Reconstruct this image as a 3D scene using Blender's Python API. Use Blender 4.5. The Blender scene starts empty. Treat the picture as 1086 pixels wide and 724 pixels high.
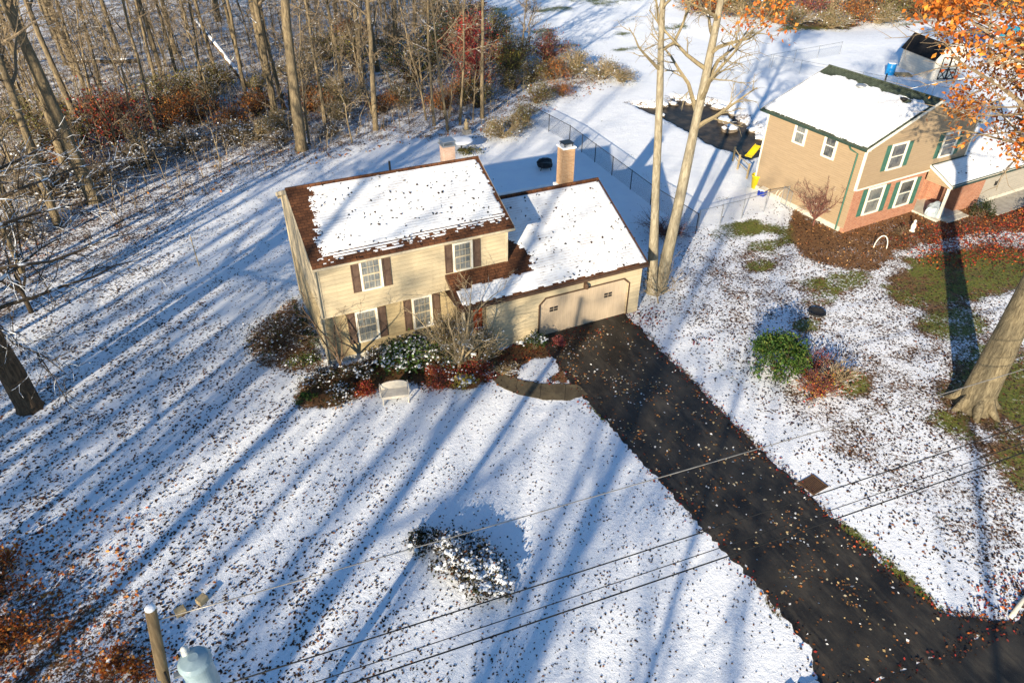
import bpy, math, random
import numpy as np
from mathutils import Vector, Matrix

SC = bpy.context.scene
COL = SC.collection
PI = math.pi
R = math.radians
rnd = random.Random(7)

# ------------------------------------------------------------------ mesh helpers
class MB:
    def __init__(s):
        s.v = []; s.f = []; s.m = []
    def _add(s, vs, fs, mi=0):
        o = len(s.v); s.v += [tuple(p) for p in vs]
        s.f += [tuple(i + o for i in f) for f in fs]; s.m += [mi] * len(fs)
    def box(s, x0, x1, y0, y1, z0, z1, mi=0):
        s._add([(x0,y0,z0),(x1,y0,z0),(x1,y1,z0),(x0,y1,z0),(x0,y0,z1),(x1,y0,z1),(x1,y1,z1),(x0,y1,z1)],
               [(0,3,2,1),(4,5,6,7),(0,1,5,4),(1,2,6,5),(2,3,7,6),(3,0,4,7)], mi); return s
    def poly(s, pts, mi=0):
        s._add(pts, [tuple(range(len(pts)))], mi); return s
    def prism(s, pts, d, mi=0):
        """closed solid: planar polygon pts swept by vector d"""
        n = len(pts); d = Vector(d)
        a = [Vector(p) for p in pts]; b = [p + d for p in a]
        fs = [tuple(range(n))[::-1], tuple(range(n, 2*n))]
        for i in range(n):
            j = (i+1) % n; fs.append((i, j, n+j, n+i))
        s._add(a + b, fs, mi); return s
    def tube(s, pts, rad, n=6, mi=0, cap=True):
        pts = [Vector(p) for p in pts]
        if not hasattr(rad, '__len__'): rad = [rad] * len(pts)
        o = len(s.v); N = len(pts)
        prev = None
        for i, p in enumerate(pts):
            t = (pts[min(i+1, N-1)] - pts[max(i-1, 0)])
            if t.length < 1e-9: t = Vector((0,0,1))
            t.normalize()
            if prev is None:
                a = Vector((0,0,1)) if abs(t.z) < .9 else Vector((1,0,0))
                u = t.cross(a).normalized()
            else:
                u = prev - t * prev.dot(t)
                if u.length < 1e-6: u = t.orthogonal()
                u.normalize()
            prev = u; w = t.cross(u)
            for k in range(n):
                c, q = math.cos(2*PI*k/n), math.sin(2*PI*k/n)
                s.v.append(tuple(p + (u*c + w*q) * rad[i]))
        for i in range(N-1):
            for k in range(n):
                k2 = (k+1) % n
                s.f.append((o+i*n+k, o+i*n+k2, o+(i+1)*n+k2, o+(i+1)*n+k)); s.m.append(mi)
        if cap and n > 2:
            s.f.append(tuple(o+k for k in range(n))[::-1]); s.m.append(mi)
            s.f.append(tuple(o+(N-1)*n+k for k in range(n))); s.m.append(mi)
        return s
    def lathe(s, prof, n=16, c=(0,0,0), mi=0):
        o = len(s.v)
        for r, z in prof:
            for k in range(n):
                s.v.append((c[0]+r*math.cos(2*PI*k/n), c[1]+r*math.sin(2*PI*k/n), c[2]+z))
        for i in range(len(prof)-1):
            for k in range(n):
                k2 = (k+1) % n
                s.f.append((o+i*n+k, o+i*n+k2, o+(i+1)*n+k2, o+(i+1)*n+k)); s.m.append(mi)
        s.f.append(tuple(o+k for k in range(n))[::-1]); s.m.append(mi)
        L = len(prof)-1
        s.f.append(tuple(o+L*n+k for k in range(n))); s.m.append(mi)
        return s
    def rot(s, a, i0=0, c=(0,0,0)):
        ca, sa = math.cos(a), math.sin(a)
        for i in range(i0, len(s.v)):
            x, y, z = s.v[i]; x -= c[0]; y -= c[1]
            s.v[i] = (x*ca-y*sa+c[0], x*sa+y*ca+c[1], z)
        return s
    def mesh(s, name, mats, smooth=False):
        me = bpy.data.meshes.new(name)
        me.from_pydata(s.v, [], s.f)
        for m in (mats if isinstance(mats, (list, tuple)) else [mats]): me.materials.append(m)
        if any(s.m): me.polygons.foreach_set('material_index', s.m)
        if smooth: me.polygons.foreach_set('use_smooth', [True]*len(s.f))
        me.update(); return me
    def build(s, name, mats, parent=None, loc=(0,0,0), rz=0, smooth=False, bevel=0):
        o = link(name, s.mesh(name, mats, smooth), parent, loc, rz)
        if bevel:
            b = o.modifiers.new('bevel', 'BEVEL'); b.width = bevel; b.segments = 2; b.limit_method = 'ANGLE'
        return o

def link(name, me, parent=None, loc=(0,0,0), rz=0):
    o = bpy.data.objects.new(name, me); COL.objects.link(o)
    o.location = loc; o.rotation_euler = (0,0,rz)
    if parent: o.parent = parent
    return o

def thing(name, label, cat, loc=(0,0,0), rz=0, group=None):
    o = bpy.data.objects.new(name, None); COL.objects.link(o)
    o.empty_display_size = .3
    o.location = loc; o.rotation_euler = (0,0,rz)
    tag(o, label, cat, group); return o

def tag(o, label=None, cat=None, group=None, kind=None):
    if label: o['label'] = label
    if cat: o['category'] = cat
    if group: o['group'] = group
    if kind: o['kind'] = kind
    return o

def copy_tree(o, parent=None):
    c = o.copy(); COL.objects.link(c)
    if parent: c.parent = parent
    for ch in o.children: copy_tree(ch, c)
    return c

def np_mesh(name, V, F, mat, C=None, smooth=False):
    """V (n,3), F (m,k) equal-sided faces, C optional (n,3) colours"""
    me = bpy.data.meshes.new(name)
    n, (m, k) = len(V), F.shape
    me.vertices.add(n); me.vertices.foreach_set('co', np.asarray(V, np.float32).ravel())
    me.loops.add(m*k); me.loops.foreach_set('vertex_index', np.asarray(F, np.int32).ravel())
    me.polygons.add(m); me.polygons.foreach_set('loop_start', np.arange(0, m*k, k, dtype=np.int32))
    me.polygons.foreach_set('loop_total', np.full(m, k, np.int32))
    if smooth: me.polygons.foreach_set('use_smooth', np.ones(m, bool))
    me.materials.append(mat)
    if C is not None:
        a = me.attributes.new('Col', 'FLOAT_COLOR', 'POINT')
        a.data.foreach_set('color', np.c_[C, np.ones(len(C))].astype(np.float32).ravel())
    me.update(calc_edges=True); return me

# value noise in numpy
_tab = np.random.RandomState(3).rand(256, 256)
def vn(x, y):
    xi = np.floor(x).astype(int); yi = np.floor(y).astype(int)
    fx = x-xi; fy = y-yi; fx = fx*fx*(3-2*fx); fy = fy*fy*(3-2*fy)
    a = _tab[xi & 255, yi & 255]; b = _tab[(xi+1) & 255, yi & 255]
    c = _tab[xi & 255, (yi+1) & 255]; d = _tab[(xi+1) & 255, (yi+1) & 255]
    return (a*(1-fx)+b*fx)*(1-fy)+(c*(1-fx)+d*fx)*fy
def fbm(x, y, o=4):
    r = 0; a = .5; t = 0
    for i in range(o):
        r = r+a*vn(x+17*i, y+31*i); t += a; x = x*2.03; y = y*2.03; a *= .55
    return r/t
def sdf(poly, x, y):
    """signed distance, negative inside"""
    P = np.array(poly, float); d = np.full(x.shape, 1e9); ins = np.zeros(x.shape, bool)
    for i in range(len(P)):
        a = P[i]; b = P[(i+1) % len(P)]; e = b-a
        t = np.clip(((x-a[0])*e[0]+(y-a[1])*e[1])/(e@e+1e-12), 0, 1)
        d = np.minimum(d, np.hypot(x-a[0]-t*e[0], y-a[1]-t*e[1]))
        c = (a[1] > y) != (b[1] > y)
        with np.errstate(divide='ignore', invalid='ignore'):
            xx = (b[0]-a[0])*(y-a[1])/(b[1]-a[1]+1e-12)+a[0]
        ins ^= c & (x < xx)
    return np.where(ins, -d, d)
def sstep(a, b, x):
    t = np.clip((x-a)/(b-a), 0, 1); return t*t*(3-2*t)

# ------------------------------------------------------------------ materials
class NT:
    def __init__(s, name):
        s.mat = bpy.data.materials.new(name); s.mat.use_nodes = True
        s.t = s.mat.node_tree; s.t.nodes.clear()
        s.out = s.n('ShaderNodeOutputMaterial')
    def n(s, typ, **kw):
        nd = s.t.nodes.new(typ)
        for k, v in kw.items(): setattr(nd, k, v)
        return nd
    def l(s, a, b): s.t.links.new(a, b)
    def val(s, sock, v):
        if hasattr(v, 'links'): s.l(v, sock)
        else: sock.default_value = v
    def coord(s, kind='Object', scale=None):
        c = s.n('ShaderNodeTexCoord').outputs[kind]
        if scale is not None:
            m = s.n('ShaderNodeMapping'); s.l(c, m.inputs['Vector']); m.inputs['Scale'].default_value = scale; c = m.outputs[0]
        return c
    def noise(s, vec, scale, detail=5, rough=.6, out='Fac', dist=0):
        nd = s.n('ShaderNodeTexNoise'); s.l(vec, nd.inputs['Vector'])
        nd.inputs['Scale'].default_value = scale; nd.inputs['Detail'].default_value = detail
        nd.inputs['Roughness'].default_value = rough; nd.inputs['Distortion'].default_value = dist
        return nd.outputs[out]
    def math(s, op, a, b=0., c=0.):
        nd = s.n('ShaderNodeMath', operation=op); s.val(nd.inputs[0], a); s.val(nd.inputs[1], b)
        if op in ('MULTIPLY_ADD',): s.val(nd.inputs[2], c)
        return nd.outputs[0]
    def ss(s, x, a, b):
        nd = s.n('ShaderNodeMapRange', interpolation_type='SMOOTHSTEP'); s.val(nd.inputs['Value'], x)
        nd.inputs['From Min'].default_value = a; nd.inputs['From Max'].default_value = b
        return nd.outputs[0]
    def mix(s, f, a, b, blend='MIX'):
        nd = s.n('ShaderNodeMix', data_type='RGBA', blend_type=blend)
        s.val(nd.inputs['Factor'], f)
        for sock, v in ((nd.inputs[6], a), (nd.inputs[7], b)):
            if hasattr(v, 'links'): s.l(v, sock)
            else: sock.default_value = (*v, 1)
        return nd.outputs[2]
    def bump(s, h, strength=.5, dist=.02, nrm=None):
        nd = s.n('ShaderNodeBump'); s.val(nd.inputs['Height'], h)
        nd.inputs['Strength'].default_value = strength; nd.inputs['Distance'].default_value = dist
        if nrm is not None: s.l(nrm, nd.inputs['Normal'])
        return nd.outputs[0]
    def prin(s, col, rough=.8, nrm=None, spec=.3, metal=0, coat=0):
        p = s.n('ShaderNodeBsdfPrincipled')
        if hasattr(col, 'links'): s.l(col, p.inputs['Base Color'])
        else: p.inputs['Base Color'].default_value = (*col, 1)
        s.val(p.inputs['Roughness'], rough); p.inputs['Specular IOR Level'].default_value = spec
        p.inputs['Metallic'].default_value = metal; p.inputs['Coat Weight'].default_value = coat
        if nrm is not None: s.l(nrm, p.inputs['Normal'])
        s.l(p.outputs[0], s.out.inputs['Surface']); return p
    def sep(s, vec):
        nd = s.n('ShaderNodeSeparateXYZ'); s.l(vec, nd.inputs[0]); return nd.outputs
    def comb(s, x=0., y=0., z=0.):
        nd = s.n('ShaderNodeCombineXYZ')
        for i, v in enumerate((x, y, z)): s.val(nd.inputs[i], v)
        return nd.outputs[0]

def M_plain(name, c1, c2=None, scale=6, rough=.7, spec=.3, metal=0, bump=.2, bscale=40, stretch=(1,1,1)):
    t = NT(name); v = t.coord('Object', stretch)
    n = t.noise(v, scale, 5, .65)
    c2 = c2 or tuple(a*.75 for a in c1)
    col = t.mix(t.ss(n, .35, .65), c1, c2)
    b = t.bump(t.noise(v, bscale, 3), bump, .01) if bump else None
    t.prin(col, rough, b, spec, metal); return t.mat

SNOWC = (.84, .87, .90)
def M_snow(name='snow', scale=3):
    t = NT(name); v = t.coord('Object')
    n = t.noise(v, scale, 6, .6); f = t.noise(v, 45, 4, .7)
    col = t.mix(t.ss(n, .3, .7), SNOWC, (.78, .81, .85))
    h = t.math('ADD', t.math('MULTIPLY', n, 1.), t.math('MULTIPLY', f, .25))
    t.prin(col, .6, t.bump(h, .35, .06), .25); return t.mat

def M_siding(name, c1, c2, pitch=.2, grime=.35):
    t = NT(name); v = t.coord('Object'); xyz = t.sep(v)
    fr = t.math('FRACT', t.math('DIVIDE', xyz[2], pitch))
    n = t.noise(t.coord('Object', (.7, .7, 4)), 1.6, 6, .65)
    g = t.noise(t.coord('Object', (3, 3, .35)), 1.4, 5, .7)
    col = t.mix(t.ss(n, .3, .7), c1, c2)
    col = t.mix(t.math('MULTIPLY', t.ss(g, .5, .8), grime), col, tuple(a*.5 for a in c1))
    gap = t.ss(fr, .0, .10)
    col = t.mix(gap, tuple(a*.55 for a in c1), col)
    h = t.math('SUBTRACT', 1., fr)
    t.prin(col, .65, t.bump(h, .6, .025), .3); return t.mat

def M_vertical(name, c1, c2, pitch=.1):
    t = NT(name); v = t.coord('Object'); xyz = t.sep(v)
    fr = t.math('FRACT', t.math('DIVIDE', xyz[0], pitch))
    gap = t.ss(fr, .02, .16)
    n = t.noise(t.coord('Object', (4, 4, .5)), 2, 5, .65)
    col = t.mix(t.ss(n, .3, .7), c1, c2)
    col = t.mix(gap, tuple(a*.72 for a in c1), col)
    t.prin(col, .6, t.bump(gap, .5, .012), .3); return t.mat

def M_brick(name, c1, c2, mortar, bw=.21, rh=.07, wall=True):
    t = NT(name); v = t.coord('Object'); xyz = t.sep(v)
    vec = t.comb(t.math('ADD', xyz[0], xyz[1]), xyz[2], 0.)
    b = t.n('ShaderNodeTexBrick'); t.l(vec, b.inputs['Vector'])
    b.inputs['Scale'].default_value = 1; b.inputs['Brick Width'].default_value = bw; b.inputs['Row Height'].default_value = rh
    b.inputs['Mortar Size'].default_value = .008; b.inputs['Bias'].default_value = -.1
    b.inputs['Color1'].default_value = (*c1, 1); b.inputs['Color2'].default_value = (*c2, 1); b.inputs['Mortar'].default_value = (*mortar, 1)
    n = t.noise(v, 4, 6, .7)
    big = t.noise(t.coord('Object', (1, 1, 4)), 1.5, 5, .7)
    col = t.mix(t.ss(n, .25, .75), b.outputs['Color'], tuple(a*.6 for a in c1), 'MIX')
    col = t.mix(.45, b.outputs['Color'], col)
    col = t.mix(t.math('MULTIPLY', t.ss(big, .62, .74), .5), col, tuple(a*.25 for a in c2))
    t.prin(col, .85, t.bump(b.outputs['Fac'], -.5, .01), .2); return t.mat

def M_shingle(name, c1, c2, dark, rh=.14, bw=.28):
    t = NT(name); v = t.coord('Object')
    b = t.n('ShaderNodeTexBrick'); t.l(v, b.inputs['Vector'])
    b.inputs['Scale'].default_value = 1; b.inputs['Brick Width'].default_value = bw; b.inputs['Row Height'].default_value = rh
    b.inputs['Mortar Size'].default_value = .012; b.inputs['Bias'].default_value = 0.
    b.inputs['Color1'].default_value = (*c1, 1); b.inputs['Color2'].default_value = (*c2, 1); b.inputs['Mortar'].default_value = (*dark, 1)
    n = t.noise(v, 2.2, 6, .7)
    col = t.mix(t.math('MULTIPLY', t.ss(n, .4, .7), .7), b.outputs['Color'], dark)
    g = t.noise(v, 60, 3, .7)
    t.prin(col, .9, t.bump(t.math('ADD', b.outputs['Fac'], t.math('MULTIPLY', g, -.4)), -.6, .015), .2); return t.mat

def M_bark(name, c1, c2, snow=.0, scale=1.):
    t = NT(name); v = t.coord('Object', (5*scale, 5*scale, 1.1*scale))
    n = t.noise(v, 2, 7, .7, dist=.6); m = t.noise(t.coord('Object'), .6, 4, .6)
    col = t.mix(t.ss(n, .35, .65), c1, c2)
    col = t.mix(t.math('MULTIPLY', t.ss(m, .45, .7), .5), col, tuple((a+b)*.35+.012 for a, b in zip(c1, c2)))
    if snow:
        g = t.n('ShaderNodeNewGeometry'); nz = t.sep(g.outputs['Normal'])[2]
        sn = t.math('ADD', nz, t.math('MULTIPLY', t.math('SUBTRACT', t.noise(t.coord('Object'), 1.3, 4), .5), 1.6))
        col = t.mix(t.ss(sn, 1.05-snow*.6, 1.15-snow*.6), col, SNOWC)
    t.prin(col, .9, t.bump(n, 1., .07), .15); return t.mat

def M_leaf(name, trans=.35, rough=.6):
    """colour of each leaf is stored on the mesh"""
    t = NT(name)
    a = t.n('ShaderNodeAttribute', attribute_name='Col')
    p = t.prin(a.outputs['Color'], rough, None, .25)
    tr = t.n('ShaderNodeBsdfTranslucent'); t.l(a.outputs['Color'], tr.inputs['Color'])
    mx = t.n('ShaderNodeMixShader'); mx.inputs[0].default_value = trans
    t.l(p.outputs[0], mx.inputs[1]); t.l(tr.outputs[0], mx.inputs[2]); t.l(mx.outputs[0], t.out.inputs['Surface'])
    return t.mat

def M_glass(name, tint=(.10, .115, .12), curtain=(.33, .33, .30), amount=.6):
    """window pane: glossy pane with pale drapes hanging behind it"""
    t = NT(name); v = t.coord('Object'); xyz = t.sep(v)
    w = t.math('SINE', t.math('MULTIPLY', t.math('ADD', xyz[0], t.math('MULTIPLY', t.noise(v, 2, 2), .12)), 46.))
    n = t.noise(v, 1.5, 3)
    cur = t.mix(t.math('MULTIPLY_ADD', w, .5, .5), curtain, tuple(a*.55 for a in curtain))
    col = t.mix(t.math('MULTIPLY', t.ss(n, .35, .6), amount), tint, cur)
    t.prin(col, .07, None, .6, coat=.3); return t.mat

def M_mesh_fence(name, col, pitch=.055, wire=.0032):
    t = NT(name); v = t.coord('Object'); xyz = t.sep(v)
    u = t.math('ADD', xyz[0], xyz[1])
    f = []
    for op in ('ADD', 'SUBTRACT'):
        q = t.math('FRACT', t.math('DIVIDE', t.math(op, u, xyz[2]), pitch*1.414))
        f.append(t.math('LESS_THAN', q, wire*2/pitch))
    fac = t.math('MAXIMUM', f[0], f[1])
    p = t.prin(col, .45, None, .5, metal=.6)
    tr = t.n('ShaderNodeBsdfTransparent'); mx = t.n('ShaderNodeMixShader')
    t.l(fac, mx.inputs[0]); t.l(tr.outputs[0], mx.inputs[1]); t.l(p.outputs[0], mx.inputs[2]); t.l(mx.outputs[0], t.out.inputs['Surface'])
    return t.mat

m_snow = M_snow()
t = NT('roof_snow'); v = t.coord('Object'); xyz = t.sep(v)
n = t.noise(v, 1.1, 6, .62); f_ = t.noise(t.coord('Object', (5, 16, 16)), 1, 5, .7)
ln = t.math('FRACT', t.math('DIVIDE', xyz[1], .131)); ln = t.ss(t.math('ADD', ln, t.math('MULTIPLY', t.math('SUBTRACT', f_, .5), .9)), .82, .97)
col = t.mix(t.ss(n, .35, .7), (.78, .805, .83), (.66, .68, .71)); col = t.mix(t.math('MULTIPLY', ln, t.ss(n, .36, .58)), col, (.40, .35, .31))
t.prin(col, .65, t.bump(t.math('ADD', n, t.math('MULTIPLY', f_, .35)), .45, .05), .25); m_snowroof = t.mat
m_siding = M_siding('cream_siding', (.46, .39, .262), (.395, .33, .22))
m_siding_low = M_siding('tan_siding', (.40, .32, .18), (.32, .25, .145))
m_trim = M_plain('cream_trim', (.50, .43, .30), (.42, .355, .245), rough=.6)
m_white = M_plain('white_trim', (.72, .69, .60), (.62, .59, .5), rough=.55)
m_shutter = M_plain('brown_shutter', (.075, .045, .032), (.11, .07, .048), rough=.6)
m_shingle = M_shingle('brown_shingle', (.15, .062, .028), (.085, .036, .018), (.035, .016, .010))
m_shingle_g = M_shingle('green_shingle', (.085, .105, .075), (.06, .08, .055), (.02, .025, .018))
m_fascia = M_plain('brown_fascia', (.06, .034, .022), (.085, .05, .03), rough=.6)
m_brick = M_brick('buff_brick', (.42, .25, .13), (.28, .15, .07), (.42, .36, .28))
m_brick_p = M_brick('pink_brick', (.50, .34, .26), (.42, .27, .20), (.5, .44, .38))
m_brick_r = M_brick('orange_brick', (.40, .17, .095), (.27, .095, .055), (.40, .31, .24))
m_glass = M_glass('glass_with_drapes'); m_glassd = M_glass('dark_glass', (.035, .04, .045), (.35, .35, .32), .35)
m_door = M_vertical('garage_door_paint', (.46, .37, .27), (.40, .32, .23), .11)
m_black = M_plain('black_metal', (.012, .012, .013), (.02, .02, .02), rough=.5)
m_galv = M_plain('galvanised_metal', (.42, .44, .45), (.34, .36, .38), rough=.4, metal=.7, bump=.05)
m_concrete = M_plain('concrete', (.36, .34, .30), (.27, .25, .22), scale=3, rough=.9)
m_found = M_plain('pale_foundation', (.52, .50, .43), (.42, .4, .34), scale=3, rough=.85)
m_bsiding = M_siding('tan_brown_siding', (.31, .232, .148), (.275, .205, .13), .13, .12)
m_gsiding = M_siding('grey_siding', (.36, .33, .28), (.3, .28, .24), .15, .3)
m_green = M_plain('green_paint', (.045, .125, .095), (.035, .10, .075), rough=.5)
m_dgreen = M_plain('dark_green_paint', (.03, .055, .042), (.022, .042, .03), rough=.5)
m_red = M_plain('red_paint', (.22, .015, .015), (.17, .012, .012), rough=.45)
m_orange = M_plain('orange_door_paint', (.38, .07, .02), (.3, .05, .015), rough=.5)
m_shed = M_siding('shed_cladding', (.70, .65, .56), (.62, .57, .49), .2, .15)
m_blackroof = M_shingle('black_shingle', (.018, .018, .02), (.012, .012, .014), (.006, .006, .007))
m_blue = M_plain('blue_plastic', (.01, .22, .55), (.01, .18, .46), rough=.35, bump=0)
m_navy = M_plain('navy_tarp', (.012, .05, .14), (.01, .035, .1), rough=.5)
m_teal = M_plain('teal_tarp', (.02, .25, .36), (.02, .2, .3), rough=.5)
m_yellow = M_plain('yellow_plastic', (.75, .58, .01), (.66, .5, .01), rough=.35, bump=0)
m_dblue = M_plain('cooler_blue', (.012, .04, .3), (.01, .03, .24), rough=.35, bump=0)
m_plastic = M_plain('white_plastic', (.74, .70, .60), (.68, .64, .55), rough=.45, bump=.05)
m_bench = M_plain('cream_enamel', (.60, .55, .46), (.52, .47, .39), rough=.5, bump=.05)
m_wood = M_plain('weathered_pole_wood', (.25, .18, .095), (.15, .105, .055), scale=2.5, rough=.85, stretch=(8, 8, .6), bump=.5)
m_lumber = M_plain('pale_lumber', (.42, .33, .19), (.3, .23, .13), rough=.8)
m_trans = M_plain('pale_blue_enamel', (.30, .40, .44), (.24, .33, .37), rough=.35, bump=.03)
m_ceramic = M_plain('grey_ceramic', (.55, .58, .58), (.45, .48, .48), rough=.3, bump=0)
m_rock = M_plain('creek_stone', (.2, .16, .12), (.1, .08, .06), scale=3, rough=.9, bump=.6, bscale=6)
m_tarpgrey = M_plain('grey_blue_cover', (.36, .42, .46), (.26, .31, .35), scale=5, rough=.5, bump=.6, bscale=8)
m_bark_wood = M_bark('woodland_bark', (.24, .19, .115), (.11, .085, .055), .2)
m_twig_wood = M_bark('woodland_twigs', (.25, .195, .125), (.14, .105, .07), .3)
m_bark_twin = M_bark('pale_bark', (.34, .305, .225), (.19, .16, .11), .0)
m_twig_twin = M_bark('pale_twigs', (.30, .25, .15), (.20, .16, .10), .1)
m_bark_oak = M_bark('oak_bark', (.24, .20, .125), (.10, .08, .05), .0, 1.3)
m_bark_dark = M_bark('dark_bark', (.15, .10, .06), (.06, .042, .028), .2)
m_twig_dark = M_bark('dark_twigs', (.10, .075, .05), (.06, .045, .03), .62)
m_twig = M_bark('shrub_twigs', (.16, .11, .07), (.09, .06, .04), .15)
m_twig_tan = M_bark('tan_twigs', (.34, .27, .17), (.22, .17, .10), .3)
m_twig_red = M_bark('red_twigs', (.20, .09, .07), (.12, .05, .04), .15)
m_log = M_bark('log_bark', (.17, .12, .08), (.09, .065, .045), .75)
m_leaf = M_leaf('leaf'); m_leaf_dry = M_leaf('dry_leaf', .15, .8); m_leafsnow = M_leaf('snow_flake_cluster', .2, .7)
m_fence_d = M_mesh_fence('dark_chain_link', (.04, .045, .045)); m_fence_s = M_mesh_fence('silver_chain_link', (.5, .52, .53), .055, .0018)
m_wire = M_plain('cable_black', (.012, .012, .012), None, rough=.6, bump=0)
m_wire_al = M_plain('cable_bare', (.34, .32, .29), None, rough=.4, metal=.5, bump=0)
m_soil = M_plain('mulch', (.11, .06, .03), (.06, .035, .02), scale=9, rough=.95, bump=.8, bscale=25)

# ------------------------------------------------------------------ ground
WOODS = [(-300,6),(-40,7),(-20,11.5),(-14.2,13.3),(-8.8,15.6),(-4.5,19.5),(-1.2,21.9),(4.5,24.6),(11.3,25.6),(17.5,24.6),(21,24.2),(24,27.3),
         (29,29.6),(33.9,32),(37,33),(37,40),(35,47),(33.5,56),(33,66),(34,90),(50,300),(-300,300)]
WOODS_W = [(-300,-60),(-34,-60),(-22,-20),(-15.5,-5),(-15,8),(-14,13.3),(-40,20),(-300,20)]
FARWOOD = [(59,54),(63,50.5),(68,44),(73,41.5),(84,41),(92,38.5),(101,34),(130,20),(400,60),(400,300),(66,90)]
CREEK = [(33.6,26.5),(36.5,25.2),(37.9,26.8),(40.3,24.2),(40.6,22),(39.5,18),(38,13.8),(36.6,12.6),(34.3,12.2),(33.9,15.5),(34.2,20.6)]
BEDF = [(-.2,-.1),(-1.2,-.6),(-2.1,-1.5),(-1.9,-2.3),(-1.2,-2.9),(-.2,-3.1),(1.2,-2.7),(2.6,-2.7),(3.6,-3.6),(4.6,-4.25),(5.9,-4.25),(6.6,-3.9),(6.6,-3),(5.6,-.3)]
BEDP = [(6.3,-2.1),(9.5,-2.1),(9.55,-5.9),(8.3,-5.2),(7.3,-4.5),(6.9,-4.0),(6.4,-3.6)]
ISLE = [(7.5,-4.0),(8.0,-3.62),(8.61,-3.45),(9.3,-3.55),(9.42,-4.3),(9.2,-4.85),(8.4,-5.12),(7.8,-4.95),(7.45,-4.5)]
BEDL = [(-.1,0),(-.1,6.5),(-.8,6.3),(-2.4,4.8),(-3.3,3.4),(-3.2,1.4),(-2,.2),(-1,-.3)]
BEDB = [(31.2,4.3),(28.4,1.3),(27.0,-1.2),(27.9,-3.1),(30,-4.1),(32.3,-2.9),(35.2,-3.3),(38.6,-3.2),(42,-4.6),(52,-4),(52,2),(31.3,1.2)]
WALKP = [(6.35,-2.6),(7.05,-2.6),(7.0,-3.85),(7.3,-4.5),(8.2,-5.25),(9.55,-5.95),(9.62,-6.75),(8.6,-6.7),(7.7,-6.2),(6.75,-5.3),(6.3,-4.5)]
DRIVE = [(9.5,-1.86),(14.5,-1.86),(14.5,-3.6),(14.3,-5.4),(14.27,-8.3),(14.13,-11.6),(14.13,-14.5),(14.15,-17.1),(14.24,-19.0),(14.35,-20.5),(15.2,-21.2),(16.4,-21.75),(8.9,-21.2),(9.75,-19.8),(9.85,-17.7),(9.64,-15),(9.56,-12.2),(9.45,-9),(9.33,-6.4),(9.5,-4.1)]
GREENS = [((29.0,.9),(1.7,1.5)),((25.6,3.0),(2.0,1.2)),((27.2,2.9),(1.6,1.3)),((33,-6.2),(3.6,2.4)),((30,-6.6),(2.4,2.0)),((36,-6.5),(4,2.2)),((27.2,-4.2),(2.2,1.0)),
          ((25,-3.6),(1.3,.9)),((29,-9.5),(2.2,1.5)),((25.2,-13.8),(2.2,1.9)),((26.4,-15.5),(2,3)),((22.2,-14.9),(1.0,1.3)),((28,-13),(2.5,2)),((22.5,-17.6),(1.4,2.0)),((24,-17),(1.6,2.4)),((22.3,-6.6),(1.0,.7)),
          ((24.6,-5.1),(1.5,.8)),((26.3,16),(1.1,.5)),((28.5,23.4),(1.2,.4)),((24,-1.0),(1.3,.7)),((26,.8),(1.4,.7)),((28,6.6),(1.5,1.0)),((9.5,-8.2),(.35,1.6)),((14.2,-18.6),(.9,2.1)),((16.1,-8.2),(.25,1.4)),((20.5,-10.8),(1.2,1.0)),((25.5,10.5),(.9,2.6))]
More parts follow.
